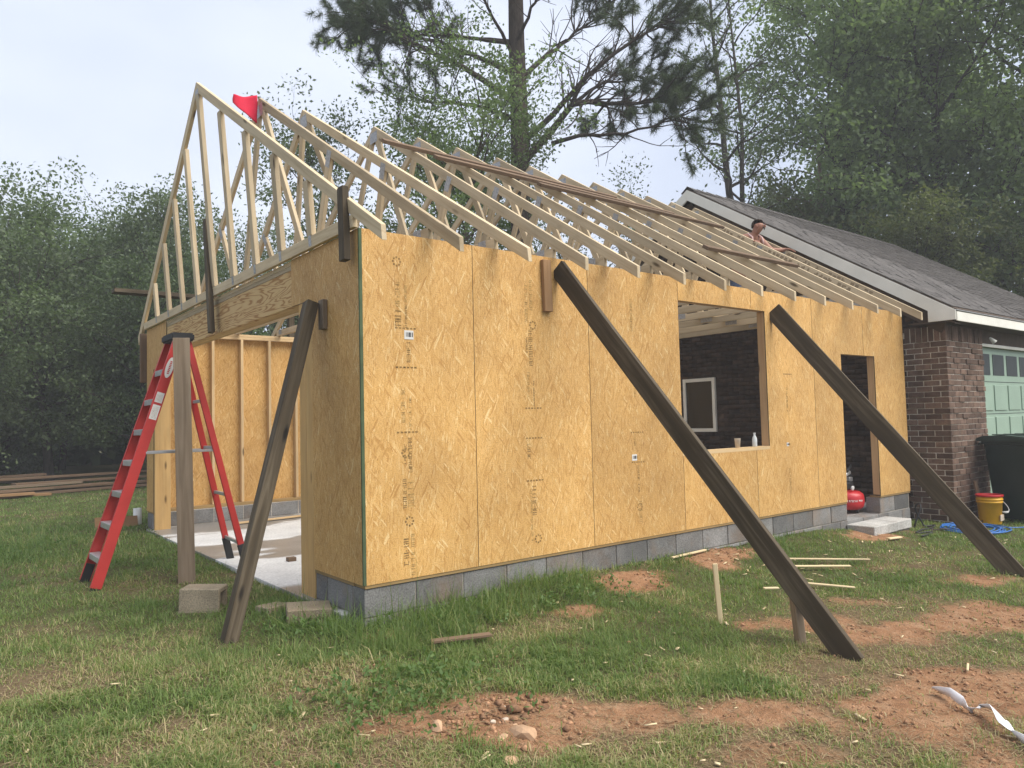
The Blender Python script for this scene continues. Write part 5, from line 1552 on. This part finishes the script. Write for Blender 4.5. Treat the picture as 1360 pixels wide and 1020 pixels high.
# shrubs along the left tree line, seen as a dark hedge
SH = dict(h=3.4, r0=0.06, base=0.02, rad=2.0, limbs=20, subs=6, per=25, leaf=0.13, spread=0.34, up=0.3)
for i, (x, y, s, lb) in enumerate([(-4.2, 19.0, 0.9, 'dark shrub at the left edge deep behind the boards'), (-0.8, 20.5, 0.9, 'dark shrub in the middle of the left tree line'), (3.4, 15.6, 0.95, 'dark shrub just left of the back corner of the shell')]):
    tree('shrub', lb, 'shrub', x, y, 0, 131, 'leaf_dark', 'shrubs in the left tree line', s, 1.3*i, share='sh', **SH)
BLAB = ['behind the tall thin topped tree at the left edge', 'second back from the left edge of the photo', 'behind the feathery topped tree by the gable', 'seen low through the left studs of the gable truss', 'in the third row over the lumber pile', 'in the third row right of the lumber pile', 'furthest left of all, only its right side in the photo', 'in the last row at the left', 'in the last row behind the gable end', 'in the very last row in the middle of the left wood']
for i, (x, y, sc) in enumerate([(-5.5, 19.5, 0.72), (-3.6, 22.5, 0.8), (2.6, 21.5, 1.0), (5.2, 24.0, 1.0), (-1.6, 25.5, 0.95), (1.4, 26.5, 1.0), (-6.8, 24.5, 0.85), (-4.6, 28.5, 1.0), (4.4, 29.5, 1.2), (0.2, 31.0, 1.3)]):
    tree('back_tree', 'dark shaded tree '+BLAB[i], 'tree', x, y, 0, 122, 'leaf_dark', 'trees deep in the left wood', sc, 0.9+1.7*i, share='lt')
# right side, behind the house
tree('bare_trunk_tree', 'tall sparse tree with two thin dark trunks left of the big right trees', 'tree', 17.0, 7.85, 0, 141, 'leaf_gray', h=17, r0=0.2, base=0.32, rad=2.0, limbs=26, subs=4, per=7, leaf=0.12, spread=0.26, up=0.25, top=0.5, twigs=2)
tree('bare_trunk_tree', 'slim second trunk standing close to the tall sparse tree', 'tree', 16.7, 8.85, 0, 142, 'leaf_gray', h=16, r0=0.15, base=0.35, rad=1.7, limbs=22, subs=4, per=6, leaf=0.12, spread=0.26, up=0.3, top=0.5, twigs=2)
BIG = dict(h=17.5, r0=0.3, base=0.2, rad=3.5, limbs=38, subs=9, per=32, leaf=0.165, spread=0.45, up=0.3, top=0.45)
BIG2 = dict(h=16.5, r0=0.3, base=0.2, rad=3.4, limbs=36, subs=9, per=32, leaf=0.165, spread=0.45, up=0.35, top=0.45)
tree('tall_tree', 'tall dark green tree rising left of centre behind the house roof', 'tree', 21.0, 6.9, 0, 151, 'leaf_tall', 'tall trees behind the house', 1.0, 0, share='b1', **BIG)
tree('tall_tree', 'tall green tree over the middle of the shingle roof', 'tree', 22.3, 4.6, 0, 152, 'leaf_tall', 'tall trees behind the house', 1.0, 0, share='b2', **BIG2)
tree('tall_tree', 'tall tree at the upper right corner of the photo', 'tree', 22.6, 2.2, 0, 151, 'leaf_tall', 'tall trees behind the house', 0.95, 2.1, share='b1')
tree('tall_tree', 'tall back row tree right of the twin thin trunks', 'tree', 27.0, 8.4, 0, 152, 'leaf_tall', 'tall trees behind the house', 1.1, 3.0, share='b2')
OL = dict(h=8.6, r0=0.16, base=0.12, rad=2.3, limbs=28, subs=8, per=25, leaf=0.14, spread=0.32, up=0.5, top=0.4)
tree('bushy_tree', 'olive green bushy tree right above the ridge of the house', 'tree', 18.6, 7.0, 0, 161, 'leaf_olive', 'bushy trees close behind the house', 1.0, 0, share='ol', **OL)
tree('bushy_tree', 'lower olive bushy tree over the far end of the roof', 'tree', 19.4, 3.6, 0, 161, 'leaf_olive', 'bushy trees close behind the house', 0.78, 2.2, share='ol')
tree('bushy_tree', 'olive bushy tree left of the ridge end, under the twin trunks', 'tree', 17.6, 9.6, 0, 161, 'leaf_olive', 'bushy trees close behind the house', 0.72, 4.1, share='ol')
tree('bushy_tree', 'olive bushy tree at the right edge above the eave', 'tree', 19.8, 1.2, 0, 161, 'leaf_olive', 'bushy trees close behind the house', 0.72, 5.2, share='ol')
# dead snag in front of the big trees
def snag():
    q = np.random.default_rng(5)
    x, y = 19.6, 7.4
    t = thing('dead_tree', 'pale dead tree top with broken bare branches among the right trees', 'dead tree', (x, y, -0.2))
    paths = [(bend_path(q, (0, 0, 0), (0.02, -0.03, 1), 9.8, 12, 0.03), np.linspace(0.12, 0.05, 12))]
    tr = paths[0][0]
    for i in range(16):
        k = 8+int(q.integers(0, 4)); a = q.uniform(0, 6.28)
        paths.append((bend_path(q, tr[min(k, 11)], (math.cos(a), math.sin(a), q.uniform(-0.2, 0.7)), q.uniform(0.8, 1.9), 6, 0.14), np.linspace(0.03, 0.008, 6)))
    v, f = tubes_np(paths, 6)
    place(bpy.data.objects.new('trunk', np_mesh('trunk', v, f, ['old_gray'], smooth=True)), t, PW[t])
snag()
# far woods closing the horizon
def woods():
    q = np.random.default_rng(77)
    n = 42000
    a = q.uniform(math.radians(5), math.radians(115), n)
    r = q.uniform(34, 44, n)
    hmax = 4.5+3.0*vnoise(a*14, a*0+3, 4)
    z = q.random(n)*hmax
    C = np.stack([CAM.x+r*np.cos(a), CAM.y+r*np.sin(a), z], -1)
    V, F, tone = leaves_np(q, C, q.normal(0, 1, (n, 3)), 2, 0.4, 0.75)
    tag(place(bpy.data.objects.new('far_woods', np_mesh('far_woods', V, F, ['leaf_dark'], tone=tone))), 'far off woods closing the view behind the trees', 'woods', None, 'stuff')
woods()

# ------------------------------------------------------------------ grass
def grass():
    q = np.random.default_rng(8)
    n = 1300000
    # polar about the camera so that the density falls with distance
    th = yaw + q.uniform(-math.radians(52), math.radians(52), n)
    r = np.exp(q.uniform(math.log(1.4), math.log(24), n))
    x = CAM.x+r*np.cos(th); y = CAM.y+r*np.sin(th)
    inside = (x > -0.05) & (x < 8.6) & (y > -0.015) & (y < 6.4)
    inside |= (x > 8.4) & (y > -0.44)
    inside |= ((x+0.22)**2+(y-0.42)**2 < 0.15**2)
    inside |= (x > 6.4) & (x < 7.45) & (y > -0.36) & (y < 0.1)
    dm = dirt_at(x, y); tm = thatch_at(x, y)
    cl = fbm(x*5, y*5, 44)
    dens = np.clip(1.15-1.25*dm-0.45*tm, 0.015, 1)*np.clip(0.35+1.5*(cl-0.3), 0.1, 1)
    keep = (~inside) & (q.random(n) < dens)
    x, y, r, dm, tm, cl = (v[keep] for v in (x, y, r, dm, tm, cl))
    n = len(x)
    z = gz(x, y)
    # taller growth: along the wall, the front corner, and the rough strip on the left
    wall = np.exp(-((y+0.10)/0.28)**2)*(x > -0.3)*(x < 5.8)*np.clip(1.4-2*dm, 0, 1)
    corner = np.exp(-(((x-0.35)/0.8)**2+((y+0.25)/0.4)**2))
    corner += np.exp(-(((x+0.15)/0.35)**2+((y-0.35)/0.5)**2))
    left = np.exp(-(((x+1.6)/1.1)**2+((y-6.0)/1.6)**2))
    h = (0.018+0.034*q.random(n))*(0.45+1.35*cl)
    h = h*(1+(1.0+2.0*(x < 2.0))*wall*q.random(n)**1.5+4.5*corner*q.random(n)**3+3.2*left*q.random(n)**1.5)*np.where(tm > 0.6, 0.75, 1)
    tall = q.random(n) < 0.006
    h = np.where(tall, h*2.2, h)
    w = (0.0010+0.00042*r)*q.uniform(0.7, 1.3, n)
    a = q.uniform(0, 6.28, n)
    d = np.stack([np.cos(a), np.sin(a), np.zeros(n)], -1)
    lean = np.abs(q.normal(0.85, 0.7, n))
    s = np.stack([-np.sin(a), np.cos(a), np.zeros(n)], -1)
    P = np.stack([x, y, z-0.004], -1)
    up_ = np.array([0, 0, 1.0])
    m = P + up_*(h*0.6)[:, None] + d*(h*lean*0.35)[:, None]
    tp = P + up_*(h*np.clip(1.05-0.28*lean, 0.3, 1))[:, None] + d*(h*lean)[:, None]
    V = np.stack([P-s*w[:, None], P+s*w[:, None], m+s*(w*0.75)[:, None], m-s*(w*0.75)[:, None], tp], 1)
    F4 = np.arange(n)[:, None]*5
    near = r < 4.5
    tri = np.concatenate([F4[near]+np.array([[0, 1, 2]]), F4[near]+np.array([[0, 2, 3]]), F4[near]+np.array([[3, 2, 4]]), F4[~near]+np.array([[0, 1, 4]])], 0)
    tone = np.clip(0.02+0.38*q.random(n)+0.45*(fbm(x*1.1, y*1.1, 12)-0.45)+0.5*tm*q.random(n)+np.where(q.random(n) < 0.08+0.45*tm, 0.5, 0), 0, 1)
    me = np_mesh('grass', V.reshape(-1, 3), tri, ['grass_blade'], tone=np.repeat(tone, 5))
    tag(place(bpy.data.objects.new('grass', me)), 'short patchy lawn grass around the garage', 'grass', None, 'stuff')
    print('blades', n)
grass()
def straw():
    q = np.random.default_rng(19)
    n = 120000
    th = yaw + q.uniform(-math.radians(42), math.radians(42), n)
    r = np.exp(q.uniform(math.log(1.5), math.log(9), n))
    x = CAM.x+r*np.cos(th); y = CAM.y+r*np.sin(th)
    inside = (x > -0.1) & (y > -0.06)
    d = np.maximum(dirt_at(x, y)*0.65, thatch_at(x, y))
    keep = (~inside) & (q.random(n) < d*(0.25+1.1*(fbm(x*4, y*4, 66)-0.3)))
    x, y, r = x[keep], y[keep], r[keep]; n = len(x)
    z = gz(x, y)+q.uniform(0.003, 0.014, n)
    a = q.uniform(0, 6.28, n); ln = q.uniform(0.02, 0.085, n); w = (0.0007+0.00035*r)
    d3 = np.stack([np.cos(a), np.sin(a), q.uniform(-0.1, 0.25, n)], -1); s3 = np.stack([-np.sin(a), np.cos(a), np.zeros(n)], -1)
    P = np.stack([x, y, z], -1)
    V = np.stack([P-s3*w[:, None], P+s3*w[:, None], P+d3*ln[:, None]], 1).reshape(-1, 3)
    me = np_mesh('straw', V, np.arange(n*3).reshape(-1, 3), ['straw'], tone=np.repeat(q.random(n), 3))
    tag(place(bpy.data.objects.new('dead_grass', me)), 'dead straw lying on the worn patches of the lawn', 'dead grass', None, 'stuff')
    m = 220
    V, F = [], []
    for i in range(m):
        x, y = q.uniform(-2.2, 5.5), q.uniform(-3.4, -0.1)
        if q.random() < 0.4: x, y = q.uniform(3.0, 7.5), q.uniform(-1.6, -0.15)
        z = gzf(x, y)+0.012; a = q.uniform(0, 6.28); l = q.uniform(0.006, 0.03); w = q.uniform(0.003, 0.009)
        c, s_2 = math.cos(a), math.sin(a); b = len(V)
        for zz in (z, z+0.004):
            for (u, v) in ((-l, -w), (l, -w), (l, w), (-l, w)): V.append((x+u*c-v*s_2, y+u*s_2+v*c, zz+0.2*u))
        F += [tuple(b+k for k in f) for f in ((0, 3, 2, 1), (4, 5, 6, 7), (0, 1, 5, 4), (1, 2, 6, 5), (2, 3, 7, 6), (3, 0, 4, 7))]
    tag(place(bpy.data.objects.new('wood_chips', np_mesh('wood_chips', V, F, ['pale_stake']))), 'pale wood chips and offcuts littered over the lawn', 'wood chips', None, 'stuff')
straw()
def weeds():
    q = np.random.default_rng(15)
    A, D = [], []
    for cx, cy, rx, ry, m in ((-0.45, -1.15, 0.35, 0.3, 120), (-0.25, 0.25, 0.3, 0.25, 90), (0.5, -0.25, 0.5, 0.2, 90), (-0.3, -1.2, 0.6, 0.5, 90), (-1.7, 5.8, 1.2, 1.2, 260), (1.4, -0.4, 1.0, 0.3, 120)):
        p = q.normal(0, 1, (m, 2))*np.array([rx, ry])*0.6+np.array([cx, cy])
        ok = ~((p[:, 0] > -0.05) & (p[:, 1] > -0.02))
        p = p[ok]
        z = gz(p[:, 0], p[:, 1])
        A.append(np.stack([p[:, 0], p[:, 1], z+q.uniform(0.015, 0.07, len(p))], -1))
    A = np.concatenate(A)
    V, F, tone = leaves_np(q, A, np.tile(np.array([[0, 0, 0.3]]), (len(A), 1)), 5, 0.018, 0.032, 0.0)
    tag(place(bpy.data.objects.new('weeds', np_mesh('weeds', V, F, ['weed_leaf'], tone=tone))), 'low leafy weeds growing through the lawn', 'weeds', None, 'stuff')
weeds()
# ------------------------------------------------------------------ haze
def haze():
    m = bpy.data.materials.new('haze'); m.use_nodes = True
    t = m.node_tree; t.nodes.clear()
    o = t.nodes.new('ShaderNodeOutputMaterial'); v = t.nodes.new('ShaderNodeVolumePrincipled')
    v.inputs['Color'].default_value = (0.93, 0.95, 0.97, 1); v.inputs['Density'].default_value = HAZE
    v.inputs['Anisotropy'].default_value = 0.0
    t.links.new(v.outputs[0], o.inputs['Volume'])
    M['haze'] = m
    tag(box('haze', -60, 75, -40, 85, -2.5, 25, 'haze', None, 0), 'thin morning haze in the air', 'haze', None, 'stuff')
HAZE = 0.003
haze()
tot = sum(len(o.data.loop_triangles) if False else len(o.data.polygons) for o in {o.data.name: o for o in bpy.data.objects if o.type == 'MESH'}.values())
print('polygons', tot, 'objects', len(bpy.data.objects))
